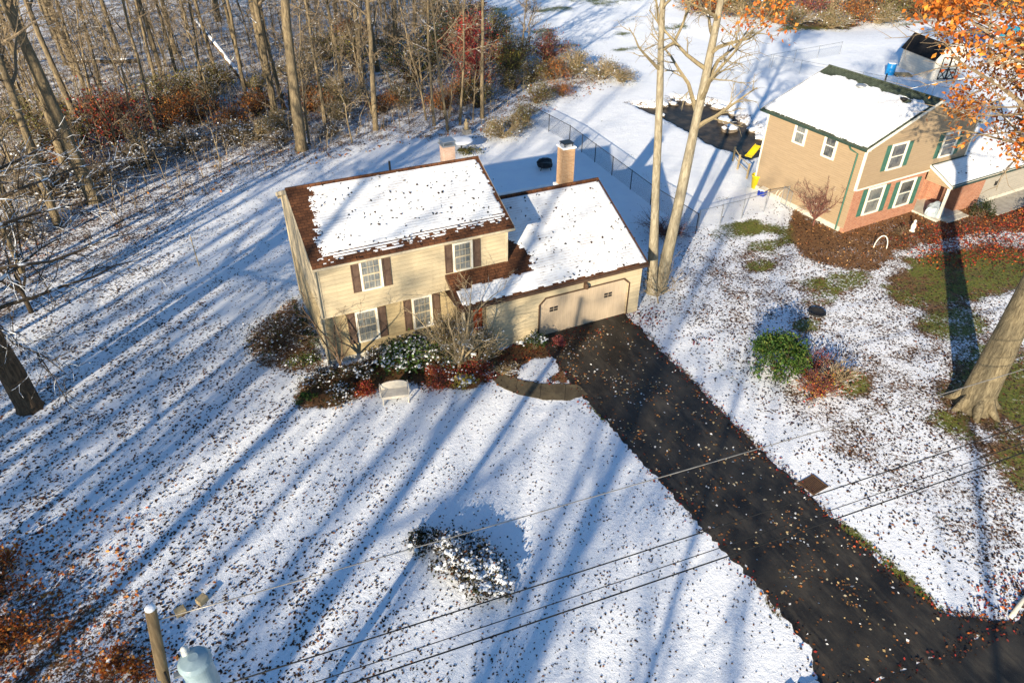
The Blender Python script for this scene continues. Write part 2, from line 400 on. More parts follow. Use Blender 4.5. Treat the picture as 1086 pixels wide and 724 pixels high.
def ground_masks(x, y):
    wob = (fbm(x*.35, y*.35)-.5)*2.4; w2 = (fbm(x*1.3+9, y*1.3)-.5)*.9
    snow = np.full(x.shape, .99); lit = np.full(x.shape, .35); mul = np.zeros(x.shape); green = np.zeros(x.shape)
    # thin snow over the leafy left lawn
    left = sstep(3, -9, x+y*.12)*sstep(-40, -14, y)*sstep(60, 20, y)
    snow -= .21*left; lit += .4*left
    ne = sstep(12, -4, sdf(WOODS, x, y)+wob); snow -= .12*ne*sstep(24, 12, x)
    corner = sstep(5, 1.5, np.hypot((x+12.3), (y+10.6)*.8)+wob*.8); snow -= .24*corner; lit = np.maximum(lit, corner)
    # right yard: patchy
    ry = sstep(15.4, 17.5, x)*sstep(5, -1, y); snow -= ry*(.12+.36*fbm(x*.28+4, y*.28)); lit += .5*ry*fbm(x*.5+2, y*.5)*2; green += .15*ry
    for P, s in ((WOODS, .39), (WOODS_W, .40), (FARWOOD, .40)):
        d = sstep(2.4, -2.4, sdf(P, x, y)+wob*1.3); snow = snow*(1-d)+(1-s)*d; lit = lit*(1-d)+d
    for P, s in ((BEDF, .32), (BEDP, .12), (BEDL, .50), (BEDB, .41)):
        d = sstep(.25, -.35, sdf(P, x, y)+w2*.6); snow = snow*(1-d)+s*d; mul = mul*(1-d)+d; lit = lit*(1-d)+.85*d
    d = sstep(.12, -.12, sdf(ISLE, x, y)+w2*.15); snow = snow*(1-d)+.88*d; mul = mul*(1-d)
    for gi, ((cx, cy), (rx, ry_)) in enumerate(GREENS):
        d = sstep(1.25, .55, np.hypot((x-cx)/rx, (y-cy)/ry_)+w2*.55); snow -= (.36 if gi in (0, 1, 2, 3, 5) else .23)*d*(snow > .2); green = np.maximum(green, d)
    d = sstep(2.2, .2, sdf(CREEK, x, y)+w2*1.6); snow -= .34*d; lit = np.maximum(lit, d)
    dr = sdf(DRIVE, x, y); vg = sstep(.55, .1, dr)*(x > 12)*(y < -2)*sstep(.3, .5, fbm(x*.6, y*.6)); vg = np.maximum(vg, sstep(.4, .1, dr)*(x <= 12)*(y < -6.5)*sstep(.45, .6, fbm(x*.5+7, y*.5)))
    snow -= .42*vg; lit = np.maximum(lit, .6*vg)
    # streaky field at the back
    f = sstep(28, 45, y)*sstep(30, 38, x); snow -= f*.55*sstep(.52, .75, fbm(x*.16+y*.05, y*.55+3))
    green = np.maximum(green, f*.7)
    return np.clip(snow, 0, 1), np.clip(lit, 0, 1), np.clip(green, 0, 1), np.clip(mul, 0, 1)
def ground_z(x, y):
    z = (fbm(x*.05+50, y*.05+20)-.5)*3.2*sstep(40, 100, np.hypot(x-8, y-2))
    z = z+.22*(fbm(x*.5, y*.5)-.45)*sstep(.5, -6, sdf(WOODS, x, y))
    c = sdf(CREEK, x, y)+(fbm(x*.8, y*.8)-.5)*.8
    return z-.85*sstep(.7, -.6, c)

def lines(a, b, lo, hi, step):
    out = list(np.arange(lo, hi+1e-6, step)); s = step
    p = hi
    while p < b: s = min(s*1.12, 60); p += s; out.append(p)
    s = step; p = lo; pre = []
    while p > a: s = min(s*1.12, 60); p -= s; pre.append(p)
    return np.array(pre[::-1]+out)
xs = lines(-900, 1200, -16, 44, .21); ys = lines(-500, 1500, -24.5, 30, .21)
X, Yg = np.meshgrid(xs, ys); fx = X.ravel(); fy = Yg.ravel()
sn, li, gr, mu = ground_masks(fx, fy)
V = np.c_[fx, fy, ground_z(fx, fy)]
nx, ny = len(xs), len(ys)
ii = (np.arange(ny-1)[:, None]*nx+np.arange(nx-1)[None]).ravel()
F = np.c_[ii, ii+1, ii+1+nx, ii+nx]
t = NT('snowy_ground'); v = t.coord('Object')
at = lambda nm: t.n('ShaderNodeAttribute', attribute_name=nm).outputs['Fac']
a_s, a_l, a_g, a_m = at('snow'), at('litter'), at('green'), at('mulch')
n1 = t.noise(v, .9, 9, .68); n2 = t.noise(v, 7.5, 5, .7); n3 = t.noise(v, 26, 4, .7)
st = t.noise(t.coord('Object', (1, 1, 1)), 3.2, 6, .7)
f = t.math('ADD', a_s, t.math('MULTIPLY', t.math('SUBTRACT', n1, .5), .8))
f = t.math('ADD', f, t.math('MULTIPLY', t.math('SUBTRACT', n2, .5), 1.15))
f = t.math('ADD', f, t.math('MULTIPLY', t.math('SUBTRACT', n3, .5), .7))
mask = t.ss(f, .52, .66)
g1 = t.mix(t.ss(n2, .35, .65), (.06, .085, .014), (.17, .165, .03))
g1 = t.mix(t.ss(st, .5, .68), g1, (.15, .115, .045))
l1 = t.mix(t.ss(n2, .35, .65), (.065, .038, .022), (.20, .12, .058))
l1 = t.mix(t.ss(st, .52, .66), l1, (.19, .085, .03))
mu1 = t.mix(t.ss(n3, .35, .65), (.07, .036, .018), (.26, .135, .058))
base = t.mix(t.ss(t.math('SUBTRACT', t.math('ADD', a_l, t.math('MULTIPLY', t.math('SUBTRACT', st, .5), 1.2)), t.math('MULTIPLY', a_g, .5)), .3, .6), g1, l1)
base = t.mix(a_m, base, mu1)
sc = t.mix(t.ss(n1, .35, .7), SNOWC, (.79, .82, .87))
col = t.mix(mask, base, sc)
h = t.math('ADD', t.math('MULTIPLY', n2, .7), t.math('MULTIPLY', n3, .35))
h = t.math('ADD', h, t.math('MULTIPLY', mask, .35)); h = t.math('ADD', h, t.math('MULTIPLY', n1, 1.4))
t.prin(col, .7, t.bump(h, .5, .09), .2)
me = np_mesh('ground', V, F, t.mat, None, True)
for nm, arr in (('snow', sn), ('litter', li), ('green', gr), ('mulch', mu)):
    me.attributes.new(nm, 'FLOAT', 'POINT').data.foreach_set('value', arr.astype(np.float32))
tag(link('ground', me), kind='structure')

# ------------------------------------------------------------------ asphalt, walk, water
def jag(poly, step, amp, seed, keep=lambda p: False):
    r = random.Random(seed); out = []
    n = len(poly)
    for i in range(n):
        a = Vector(poly[i]); b = Vector(poly[(i+1) % n]); L = (b-a).length; k = max(1, int(L/step))
        nrm = Vector((-(b-a).y, (b-a).x)).normalized()
        for j in range(k):
            p = a+(b-a)*j/k
            if not keep(p): p = p+nrm*r.uniform(-amp, amp)
            out.append((p.x, p.y))
    return out
def sheet(name, poly, z, mat, th=.05):
    """a slab with its upper face at z"""
    b = MB(); b.prism([(x, y, z-th) for x, y in poly], (0, 0, th))
    return tag(b.build(name, mat), kind='structure')
t = NT('asphalt'); v = t.coord('Object')
n1 = t.noise(v, .5, 6, .65); n2 = t.noise(v, 80, 3, .7); n3 = t.noise(t.coord('Object', (1.6, .45, 1)), 1.1, 7, .72)
col = t.mix(t.ss(n1, .35, .68), (.010, .010, .010), (.040, .036, .030))
col = t.mix(t.math('MULTIPLY', t.ss(n3, .47, .70), .6), col, (.085, .072, .054))
col = t.mix(t.ss(t.noise(v, 5, 7, .75), .68, .74), col, (.06, .04, .025))
col = t.mix(t.ss(n2, .62, .72), col, (.09, .088, .085))
wv = t.noise(t.coord('Object', (3.2, .28, 1)), 1.0, 5, .65)
col = t.mix(t.math('MULTIPLY', t.ss(wv, .52, .74), .4), col, (.08, .07, .055))
fine = t.noise(v, 22, 5, .75)
col = t.mix(t.ss(fine, .60, .72), col, (.10, .085, .065)); col = t.mix(t.ss(fine, .36, .26), col, (.007, .007, .007))
t.prin(col, t.math('MULTIPLY_ADD', n1, .4, .3), t.bump(n2, .6, .01), .25); m_asph = t.mat
drv = jag(DRIVE, .15, .085, 4, lambda p: p.y > -2.3)
sheet('driveway', drv, .012, m_asph)
ROAD = [(-300,-21.0),(-60,-20.9),(7.5,-20.95),(9.0,-21.2),(16.4,-21.75),(17.5,-21.55),(60,-23.5),(300,-35),(300,-43),(60,-31.5),(-60,-28.5),(-300,-28.5)]
sheet('road', jag(ROAD, .35, .05, 5), .006, m_asph)
b = MB(); b.tube([(16.2,-21.62,.02),(17.2,-21.35,.03),(18.2,-21.2,.03),(20,-21.3,.03)], .07, 6)
tag(b.build('kerb_edging', m_found, smooth=True), 'pale kerb edging at the road corner beside orange leaves', 'kerb')
t = NT('walk_concrete'); v = t.coord('Object')
n1 = t.noise(v, 1.3, 6, .7)
col = t.mix(t.ss(n1, .35, .65), (.15, .12, .072), (.08, .063, .04)); xyz = t.sep(v)
jt = t.math('LESS_THAN', t.math('FRACT', t.math('DIVIDE', t.math('ADD', xyz[0], t.math('MULTIPLY', xyz[1], -.6)), 1.25)), .02)
col = t.mix(jt, col, (.02, .018, .013))
t.prin(col, .85, t.bump(t.noise(v, 40, 4), .4, .01), .25); m_walk = t.mat
sheet('front_walk', jag(WALKP, .2, .04, 6), .02, m_walk)
t = NT('creek_water'); v = t.coord('Object')
t.prin(t.mix(t.ss(t.noise(v, .8, 4), .4, .7), (.022, .018, .014), (.09, .065, .042)), .35, t.bump(t.noise(v, 2.5, 4), .5, .05), .03)
b = MB(); b.poly([(x, y, -.42) for x, y in CREEK])
c0 = [sum(p[i] for p in CREEK)/len(CREEK) for i in (0, 1)]
b.v = [(c0[0]+(x-c0[0])*1.12, c0[1]+(y-c0[1])*1.12, z) for x, y, z in b.v]
tag(b.build('creek_water', t.mat), kind='structure')

# ------------------------------------------------------------------ leaves as quads
def leaf_quads(P, size, cols, seed, tilt=.6, aspect=.62, jitter=.35):
    r = np.random.RandomState(seed); n = len(P)
    yaw = r.rand(n)*2*PI; pit = r.randn(n)*tilt; rol = r.randn(n)*tilt
    a = np.c_[np.cos(yaw)*np.cos(pit), np.sin(yaw)*np.cos(pit), np.sin(pit)]
    s = np.c_[-np.sin(yaw), np.cos(yaw), np.zeros(n)]
    nn = np.cross(a, s); b = s*np.cos(rol)[:, None]+nn*np.sin(rol)[:, None]
    L = (size*(1-jitter+2*jitter*r.rand(n)))[:, None]*.5
    w = L*aspect
    bend = nn*L*(r.rand(n)[:, None]-.3)*.5
    V = np.stack([P-a*L, P+b*w+bend, P+a*L, P-b*w+bend*.6], 1).reshape(-1, 3)
    F = np.arange(4*n).reshape(n, 4)
    c = cols[r.randint(0, len(cols), n)]*(.7+.6*r.rand(n))[:, None]
    return V, F, np.repeat(c, 4, 0)
BROWN = np.array([(.022,.014,.011),(.035,.019,.012),(.05,.024,.013),(.018,.012,.010),(.085,.036,.016)])
ORANGE = np.array([(.46,.13,.025),(.34,.08,.02),(.5,.2,.04),(.2,.06,.022)])
REDL = np.array([(.26,.025,.02),(.20,.02,.018),(.32,.06,.025),(.12,.025,.02)])
def scatter(n, box, dens, seed):
    r = np.random.RandomState(seed)
    p = np.c_[r.uniform(box[0], box[1], n), r.uniform(box[2], box[3], n)]
    return p[r.rand(n) < dens(p[:, 0], p[:, 1])]
def d_lawn(x, y):
    co = sstep(4.5, 1.5, np.hypot((x+12.2), (y+10.4)*.8))
    cl = (1-.75*co)*(.24+2.0*np.clip(fbm(x*.8, y*.8)-.27, 0, 1))
    d = .24+.58*sstep(5, -9, x+.15*y)+.10*sstep(-8, -20, y)+.48*sstep(15, 18, x)*sstep(4, 0, y)
    d = d+.15*sstep(2, -6, x)*sstep(-6, -14, y)
    d *= np.where(x > 15.5, sstep(9, 2, y), 1)*np.where((x > 8) & (y > 5), .25, 1)
    inb = (x > 0) & (x < 8.6) & (y > 0) & (y < 6.7) | (x > 6.9) & (x < 15.2) & (y > -2.05) & (y < 7.7) | (x > 31) & (y > 0)
    dr = sdf(DRIVE, x, y)
    d = np.where(dr < 0, .05+.45*sstep(-.5, 0, dr)*sstep(12, 14, x), d)
    return np.where(inb, 0, d*cl)
P = scatter(270000, (-17, 44, -22, 24), d_lawn, 21)
z = ground_z(P[:, 0], P[:, 1])+.013
V, F, C = leaf_quads(np.c_[P, z], np.where(P[:, 0] > 15, .088, np.clip(.078-.0035*(P[:, 0]+2), .064, .092)), np.r_[BROWN, BROWN*1.7, BROWN*2.8], 5, .2, .66, .65)
tag(link('fallen_leaves', np_mesh('fallen_leaves', V, F, m_leaf_dry, C)), kind='stuff')
# orange drift in the near left corner, red drift before the neighbour's porch, drift by the driveway
def d_or(x, y): return np.clip(sstep(5.2, 1, np.hypot(x+12.2, (y+10.4)*.8)+(fbm(x*.8, y*.8)-.5)*7), 0, 1)*.9
def d_red(x, y):
    a = sstep(1.3, .35, np.hypot((x-38.0)/5.6, (y+4.2)/2.9)+(fbm(x, y)-.5)*.9)
    b2 = sstep(1.2, .4, np.hypot((x-42)/4, (y+3.6)/2)+(fbm(x, y)-.5)*.9)
    return np.clip(np.maximum(a, b2), 0, 1)
P1 = scatter(17000, (-19, -3, -19, -1), d_or, 31); P2 = scatter(17000, (30, 48, -9, 0), d_red, 32)
def d_dr(x, y):
    a = sstep(.5, 0, np.abs(sdf(DRIVE, x, y)))*np.where(x > 13.6, .8, .3)
    a = np.maximum(a, sstep(1.5, .4, np.hypot((x-16.8)/1.8, (y+21.2)/.9))*.95)
    a = np.maximum(a, sstep(1.2, .5, np.hypot((x-15.4)/.9, (y+2.3)/1.6))*.9)
    a = np.maximum(a, sstep(1.2, .3, np.hypot((x-11)/2.2, (y+2.7)/.7))*.7)
    a = np.maximum(a, sstep(1.25, .5, np.hypot((x-16.5)/.55, (y+5.6)/.45))*.9*(np.hypot(x-16.6, y+5.75) > .3))
    a = np.maximum(a, (sdf(BEDP, x, y) < .1)*np.where(sdf(ISLE, x, y) < 0, .05, .9)); a = np.maximum(a, sstep(.5, .1, np.abs(sdf(WALKP, x, y)))*.2*(y > -5.6))
    return a*(y < -2.05)
P3 = scatter(30000, (6, 21, -23, -1), d_dr, 33)
for nm, P_, cc, sd, sz in (('orange_fallen_leaves', P1, ORANGE, 6, .13), ('red_fallen_leaves', P2, np.r_[REDL, ORANGE[:2], BROWN[:2]], 7, .13), ('reddish_fallen_leaves', P3, np.r_[REDL, BROWN, ORANGE[:1]], 8, .10)):
    V, F, C = leaf_quads(np.c_[P_, np.full(len(P_), .03)], np.full(len(P_), sz), cc, sd, .4)
    tag(link(nm, np_mesh(nm, V, F, m_leaf_dry, C)), kind='stuff')
P4 = scatter(26000, (-4, 52, -7, 7), lambda x, y: np.maximum.reduce([(sdf(q, x, y) < .15)*p for q, p in ((BEDF, .45), (BEDL, .4), (BEDB, .8))])*(sdf(WALKP, x, y) > 0), 41)
V, F, C = leaf_quads(np.c_[P4, np.full(len(P4), .03)], np.full(len(P4), .115), np.r_[BROWN, BROWN*2.2, np.array([(.30,.15,.055),(.38,.2,.075),(.26,.1,.04),(.42,.27,.13),(.34,.16,.06)])], 42, .45)
tag(link('flower_bed_leaf_litter', np_mesh('flower_bed_leaf_litter', V, F, m_leaf_dry, C)), kind='stuff')
def d_dry(x, y): return (sdf(DRIVE, x, y) < -.15)*(.16+.6*(fbm(x*.9, y*.9) > .56))
P = scatter(6500, (9, 15, -21, -2.5), d_dry, 35)
V, F, C = leaf_quads(np.c_[P, np.full(len(P), .022)], np.full(len(P), .085), np.array([(.7,.7,.7),(.3,.15,.05),(.42,.3,.14),(.28,.1,.03),(.16,.07,.03),(.5,.42,.28),(.2,.09,.04)]), 9, .2, .7, .6)
tag(link('snow_crumbs_and_leaf_bits', np_mesh('snow_crumbs', V, F, m_leaf_dry, C)), kind='stuff')

# ------------------------------------------------------------------ roof snow
def roof_snow(name, parent, O, U, Vv, Lu, Lv, mask, th=.07, du=.075, dv=.07, seed=0):
    O, U, Vv = (np.array(a, float) for a in (O, U, Vv)); Nn = np.cross(U, Vv); Nn /= np.linalg.norm(Nn)
    nu, nv = int(Lu/du), int(Lv/dv); du, dv = Lu/nu, Lv/nv
    uc, vc = np.meshgrid((np.arange(nu)+.5)*du, (np.arange(nv)+.5)*dv, indexing='ij')
    mk = mask(uc, vc).astype(bool)
    pad = np.zeros((nu+2, nv+2), bool); pad[1:-1, 1:-1] = mk
    full = pad[:-1, :-1] & pad[1:, :-1] & pad[:-1, 1:] & pad[1:, 1:]
    ug, vg = np.meshgrid(np.arange(nu+1)*du, np.arange(nv+1)*dv, indexing='ij')
    row = np.sin(vg/.14*2*PI)*.011
    tt = np.where(full, th*(.75+.5*fbm(ug*1.5+seed, vg*1.5))+row, .006)
    Vt = O+ug[..., None]*U+vg[..., None]*Vv+tt[..., None]*Nn
    idx = np.arange((nu+1)*(nv+1)).reshape(nu+1, nv+1)
    q = np.stack([idx[:-1, :-1], idx[1:, :-1], idx[1:, 1:], idx[:-1, 1:]], -1)[mk]
    used, inv = np.unique(q, return_inverse=True)
    return link(name, np_mesh(name, Vt.reshape(-1, 3)[used], inv.reshape(q.shape), m_snowroof, None, True), parent)
def roof_leaves(name, O, U, Vv, Lu, Lv, n, seed, th=.08, parent=None, size=.12, excl=None):
    r = np.random.RandomState(seed); u = r.rand(n)*Lu; w = r.rand(n)*Lv
    if excl is not None:
        k = ~excl(u, w); u, w = u[k], w[k]
    O, U, Vv = (np.array(a, float) for a in (O, U, Vv)); N_ = np.cross(U, Vv)
    P = O+u[:, None]*U+w[:, None]*Vv+N_*(th+.01)
    V, F, C = leaf_quads(P, np.full(len(P), size), BROWN[:4]*.8, seed, .5, .7, .6)
    return tag(link(name, np_mesh(name, V, F, m_leaf_dry, C)), kind='stuff')

# ------------------------------------------------------------------ windows etc.
def window(parent, x, y, z, w, h, face=0, glass=None, casing=None, cw=.09, grid=(3, 2), label=None):
    """outer size w x h, lower left at (x, z) seen from outside; face 0 looks to -y, 1 looks to -x"""
    casing = casing or m_white
    rz = 0 if face == 0 else -PI/2
    b = MB()
    b.box(0, cw, -.05, .02, 0, h); b.box(w-cw, w, -.05, .02, 0, h)
    b.box(cw, w-cw, -.05, .02, h-cw, h); b.box(cw, w-cw, -.07, .02, 0, cw*.8)
    o = b.build('window', casing, parent, (x, y, z), rz)
    p = MB(); p.box(cw, w-cw, -.012, -.004, cw*.8, h-cw); p.build('pane', glass or m_glass, o)
    s = MB(); m = (h+0*cw)/2
    s.box(cw, w-cw, -.04, -.014, m-.03, m+.03)
    s.box(cw, cw+.04, -.036, -.013, cw*.8, m-.03); s.box(w-cw-.04, w-cw, -.036, -.013, cw*.8, m-.03)
    s.box(cw, cw+.03, -.03, -.013, m+.03, h-cw); s.box(w-cw-.03, w-cw, -.03, -.013, m+.03, h-cw)
    gx, gy = grid
    iw = w-2*cw
    for k in range(1, gx): s.box(cw+iw*k/gx-.006, cw+iw*k/gx+.006, -.025, -.0135, cw*.8+.001, h-cw-.001)
    for k in range(1, gy):
        for z0, z1 in ((cw*.8, m-.03), (m+.03, h-cw)):
            zz = z0+(z1-z0)*k/gy; s.box(cw+.001, w-cw-.001, -.024, -.0138, zz-.009, zz+.009)
    s.build('sash', m_trim if casing is m_white and gx > 1 else casing, o)
    return o
def shutter(parent, x, y, z, w, h, mat):
    b = MB(); st = .045
    b.box(0, st, -.035, 0, 0, h); b.box(w-st, w, -.035, 0, 0, h)
    for z0 in (0, h/2-.03, h-.06): b.box(st, w-st, -.035, 0, z0, z0+.06)
    for a0, a1 in ((.06, h/2-.03), (h/2+.03, h-.06)):
        k = int((a1-a0)/.055)
        for i in range(k):
            zz = a0+(a1-a0)*i/k
            b.prism([(st, -.006, zz), (st, -.026, zz), (st, -.006, zz+.05)], (w-2*st, 0, 0))
    return b.build('shutter', mat, parent, (x, y, z))
def gutter(parent, pts, mat, r=.06, name='gutter'):
    b = MB(); b.tube(pts, r, 6); return b.build(name, mat, parent)

# ------------------------------------------------------------------ the cream house
W_, D_, OV = 8.61, 6.71, .564
house = thing('cream_house', 'two storey cream clapboard house with brown shutters, snowy brown roof and attached garage', 'house')
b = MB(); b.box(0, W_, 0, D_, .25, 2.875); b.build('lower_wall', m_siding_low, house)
b = MB(); b.box(-.03, W_+.03, -.03, D_+.03, -.2, .249); b.build('foundation', m_found, house)
EZ, RZ, EY, RY, BY = 5.56, 7.32, -.95, 3.07, 7.09
sl = (RZ-EZ)/(RY-EY)
b = MB(); b.prism([(0, -OV, 2.88), (0, D_, 2.88), (0, D_, EZ-.02), (0, RY, RZ-.16), (0, -OV, EZ-.02)], (W_, 0, 0)); b.build('upper_wall', m_siding, house)
b = MB()
for x0 in (-.02, W_-.09): b.box(x0, x0+.11, -OV-.02, -OV+.10, 2.86, EZ-.06)
for x0 in (-.02, W_-.09): b.box(x0, x0+.11, -.02, .1, .2, 2.86)
b.box(-.02, .09, D_-.1, D_+.02, .2, EZ-.06)
b.box(.1, W_-.1, -OV-.015, -OV+.01, 2.862, 2.96)
b.build('corner_trim', m_trim, house)
TH = .12
b = MB(); X0, X1 = -.16, 8.77
b.prism([(X0, EY, EZ), (X0, RY, RZ), (X0, BY, EZ), (X0, BY, EZ-TH), (X0, RY, RZ-TH), (X0, EY, EZ-TH)], (X1-X0, 0, 0))
roof = b.build('roof', m_shingle, house)
b = MB()
for x0 in (X0-.03, X1+.002):
    b.prism([(x0, EY, EZ-.01), (x0, RY, RZ-.01), (x0, RY, RZ-.2), (x0, EY, EZ-.2)], (.028, 0, 0))
    b.prism([(x0, RY, RZ-.01), (x0, BY, EZ-.01), (x0, BY, EZ-.2), (x0, RY, RZ-.2)], (.028, 0, 0))
b.build('rake_board', m_trim, roof)
b = MB()
b.prism([(X0, EY-.001, EZ-TH-.012), (X0, -OV+.01, EZ-TH-.012), (X0, -OV+.01, EZ-TH-.045), (X0, EY-.001, EZ-TH-.045)], (X1-X0, 0, 0))
b.prism([(X0, BY, EZ-TH-.012), (X0, D_-.01, EZ-TH-.012), (X0, D_-.01, EZ-TH-.045), (X0, BY, EZ-TH-.045)], (X1-X0, 0, 0))
b.build('soffit', m_trim, roof)
b = MB(); b.tube([(X0, RY, RZ+.012), (X1, RY, RZ+.012)], .07, 6); b.build('ridge_cap', m_shingle, roof)
gutter(house, [(X0, EY-.06, EZ-.09), (X1, EY-.06, EZ-.09)], m_trim)
gutter(house, [(-.06, EY-.02, EZ-.12), (-.06, -OV-.06, EZ-.3), (-.06, -OV-.06, 2.95), (-.06, -.07, 2.7), (-.06, -.07, .1)], m_trim, .045, 'downspout')
c_, s_ = math.cos(math.atan(sl)), math.sin(math.atan(sl)); Ls = (RY-EY)/c_
rr = np.random.RandomState(5); teeth = rr.rand(200)
rr2 = np.random.RandomState(8).rand(4096)
def uc_h(a): return (a*40).astype(int)
def main_mask(u, v):
    row = np.floor(v/.14).astype(int)
    lb = .92-.66*(1-v/Ls)+.30*teeth[row]-.07+.1*(fbm(u*3, v*9)-.5)
    bot = .06+.34*(u/8.9)
    dash = fbm(u*5.2+3*row, row*7.3+.5, 2) > (.66-.6*np.clip((v-bot)/.55, 0, 1))
    dash &= (np.mod(v, .14) > .045) | (v > bot+.55)
    lb = lb+.34*(rr2[(uc_h(u)*7919+uc_h(v)*104729) % 4096])**3
    return (u > lb) & (u < 8.85-.10*teeth[row+50]) & (v > bot) & (v < Ls-.07-.04*teeth[(u*9).astype(int)]) & ((v > bot+.5) | dash)
roof_snow('snow_cover', roof, (X0, EY, EZ), (1, 0, 0), (0, c_, s_), 8.93, Ls, main_mask, .05, du=.06, dv=.047)
roof_snow('snow_cover', roof, (X1, BY, EZ), (-1, 0, 0), (0, -c_, s_), 8.93, Ls, lambda u, v: (u > .1) & (v > .15) & (v < Ls-.12), .05)
roof_leaves('fallen_leaves_on_main_roof', (X0, EY, EZ), (1, 0, 0), (0, c_, s_), 8.93, Ls, 330, 3, .05, excl=lambda u, v: u < 1.1)
# windows and shutters (front)
for (x, y, z, w, h) in ((1.78, -OV, 3.80, .96, 1.50), (5.95, -OV, 3.74, .94, 1.42), (1.42, 0, .82, 1.02, 1.66), (4.06, 0, .80, .96, 1.70)):
    window(house, x, y-.001, z, w, h, 0)
for (x, y, z, h) in ((1.42, -OV, 3.80, 1.48), (2.78, -OV, 3.80, 1.48), (5.58, -OV, 3.74, 1.40), (6.93, -OV, 3.74, 1.40), (1.06, 0, .84, 1.62), (2.48, 0, .84, 1.62), (3.66, 0, .82, 1.66), (5.06, 0, .82, 1.66)):
    shutter(house, x, y-.003, z, .34, h, m_shutter)
# rear chimney with cap
b = MB(); b.box(8.02, 8.62, 5.72, 6.32, 5.9, 7.0); ch = b.build('chimney', m_brick_p, house)
b = MB(); b.box(7.95, 8.69, 5.65, 6.39, 7.001, 7.07); b.box(7.98, 8.66, 5.68, 6.36, 7.22, 7.26)
for x0 in (8.0, 8.6):
    for y0 in (5.7, 6.3): b.box(x0, x0+.04, y0, y0+.04, 7.071, 7.219)
b.build('chimney_cap', m_galv, ch)
b = MB(); b.tube([(4.74, 4.0, 6.8), (4.74, 4.0, 7.45)], .05, 8); b.build('vent_pipe', m_black, house)
# ---- garage and porch wing
GX0, GX1, GY, GRY, GBY = 6.92, 15.19, -2.04, 2.80, 7.64
GE, GR = 2.89, 5.22; gey, gby = -2.29, 7.89; gsl = (GR-GE)/(GRY-gey)
b = MB()
DX0, DX1, DH, CH = 9.61, 14.49, 2.12, .3
# front wall with a chamfered opening for the door
top = GE-.02
b.prism([(GX0, GY, 0), (DX0, GY, 0), (DX0, GY, DH-CH), (DX0+CH, GY, DH), (DX0+CH, GY, top), (GX0, GY, top)], (0, .15, 0))
b.prism([(DX0+CH, GY, DH), (DX1-CH, GY, DH), (DX1-CH, GY, top), (DX0+CH, GY, top)], (0, .15, 0))
b.prism([(DX1-CH, GY, DH), (DX1, GY, DH-CH), (DX1, GY, 0), (GX1, GY, 0), (GX1, GY, top), (DX1-CH, GY, top)], (0, .15, 0))
b.box(GX0, GX0+.15, GY+.151, -.002, 0, top)
b.prism([(GX1-.15, GY+.151, 0), (GX1-.15, GBY, 0), (GX1-.15, GBY, GE), (GX1-.15, GRY, GR-.15), (GX1-.15, GY+.151, GE-.02)], (.15, 0, 0))
b.box(W_+.001, GX1-.151, GBY-.15, GBY, 0, GE)
b.build('garage_wall', m_siding, house)
b = MB()
for x0, x1, y0, y1 in ((DX0+.02, DX1-.02, GY+.07, GY+.12),):
    b.prism([(x0, y0, .02), (x1, y0, .02), (x1, y0, DH-CH), (x1-CH, y0, DH-.02), (x0+CH, y0, DH-.02), (x0, y0, DH-CH)], (0, .05, 0))
gd = b.build('garage_door', m_door, house)
b = MB(); cb = .07   # brown casing round the opening
pp = [(DX0, 0), (DX0, DH-CH), (DX0+CH, DH), (DX1-CH, DH), (DX1, DH-CH), (DX1, 0)]
qq = [(DX0-cb, 0), (DX0-cb, DH-CH+.03), (DX0+CH-.03, DH+cb), (DX1-CH+.03, DH+cb), (DX1+cb, DH-CH+.03), (DX1+cb, 0)]
for i in range(5):
    b.prism([(pp[i][0], GY-.025, pp[i][1]), (qq[i][0], GY-.025, qq[i][1]), (qq[i+1][0], GY-.025, qq[i+1][1]), (pp[i+1][0], GY-.025, pp[i+1][1])], (0, .024, 0))
b.build('door_casing', m_fascia, gd)
for x0, x1 in ((10.17, 10.60), (13.17, 13.60)):
    b = MB()
    xm, z0, z1 = (x0+x1)/2, 1.28, 1.52
    for a0, a1 in ((x0, xm-.02), (xm+.02, x1)):
        for c0_, c1_ in ((z0, (z0+z1)/2-.02), ((z0+z1)/2+.02, z1)): b.box(a0, a1, GY+.055, GY+.069, c0_, c1_)
    b.build('door_window', m_black, gd)
b = MB(); b.box(11.9, 12.08, GY-.05, GY-.001, 2.22, 2.5); b.lathe([(.05, 0), (.1, .03), (.11, .2), (.04, .3)], 8, (11.99, GY-.15, 2.2)); b.build('wall_lamp', m_fascia, house)
# roof: plan polygon incl. the porch wing before the main wall
def gz(y): return GE+(y-gey)*gsl if y <= GRY else GR-(y-GRY)*gsl
LX = 5.57; RX = 15.32
b = MB()
def slab(pts): b.prism([(x, y, gz(y)) for x, y in pts], (0, 0, -TH))
slab([(LX, gey), (W_+.003, gey), (W_+.003, -OV-.003), (LX, -OV-.003)])
slab([(W_+.004, gey), (RX, gey), (RX, GRY), (W_+.004, GRY)])
slab([(W_+.004, GRY+.001), (RX, GRY+.001), (RX, gby), (W_+.004, gby)])
groof = b.build('garage_roof', m_shingle, house)
b = MB(); b.tube([(W_, GRY, GR+.01), (RX, GRY, GR+.01)], .07, 6); b.build('ridge_cap', m_shingle, groof)
b = MB()
for x0 in (LX-.03, ): b.prism([(x0, gey, GE), (x0, -OV, gz(-OV)), (x0, -OV, gz(-OV)-.2), (x0, gey, GE-.2)], (.028, 0, 0))
b.prism([(RX+.002, gey, GE), (RX+.002, GRY, GR), (RX+.002, GRY, GR-.2), (RX+.002, gey, GE-.2)], (.028, 0, 0))
b.prism([(RX+.002, GRY, GR), (RX+.002, gby, GE), (RX+.002, gby, GE-.2), (RX+.002, GRY, GR-.2)], (.028, 0, 0))
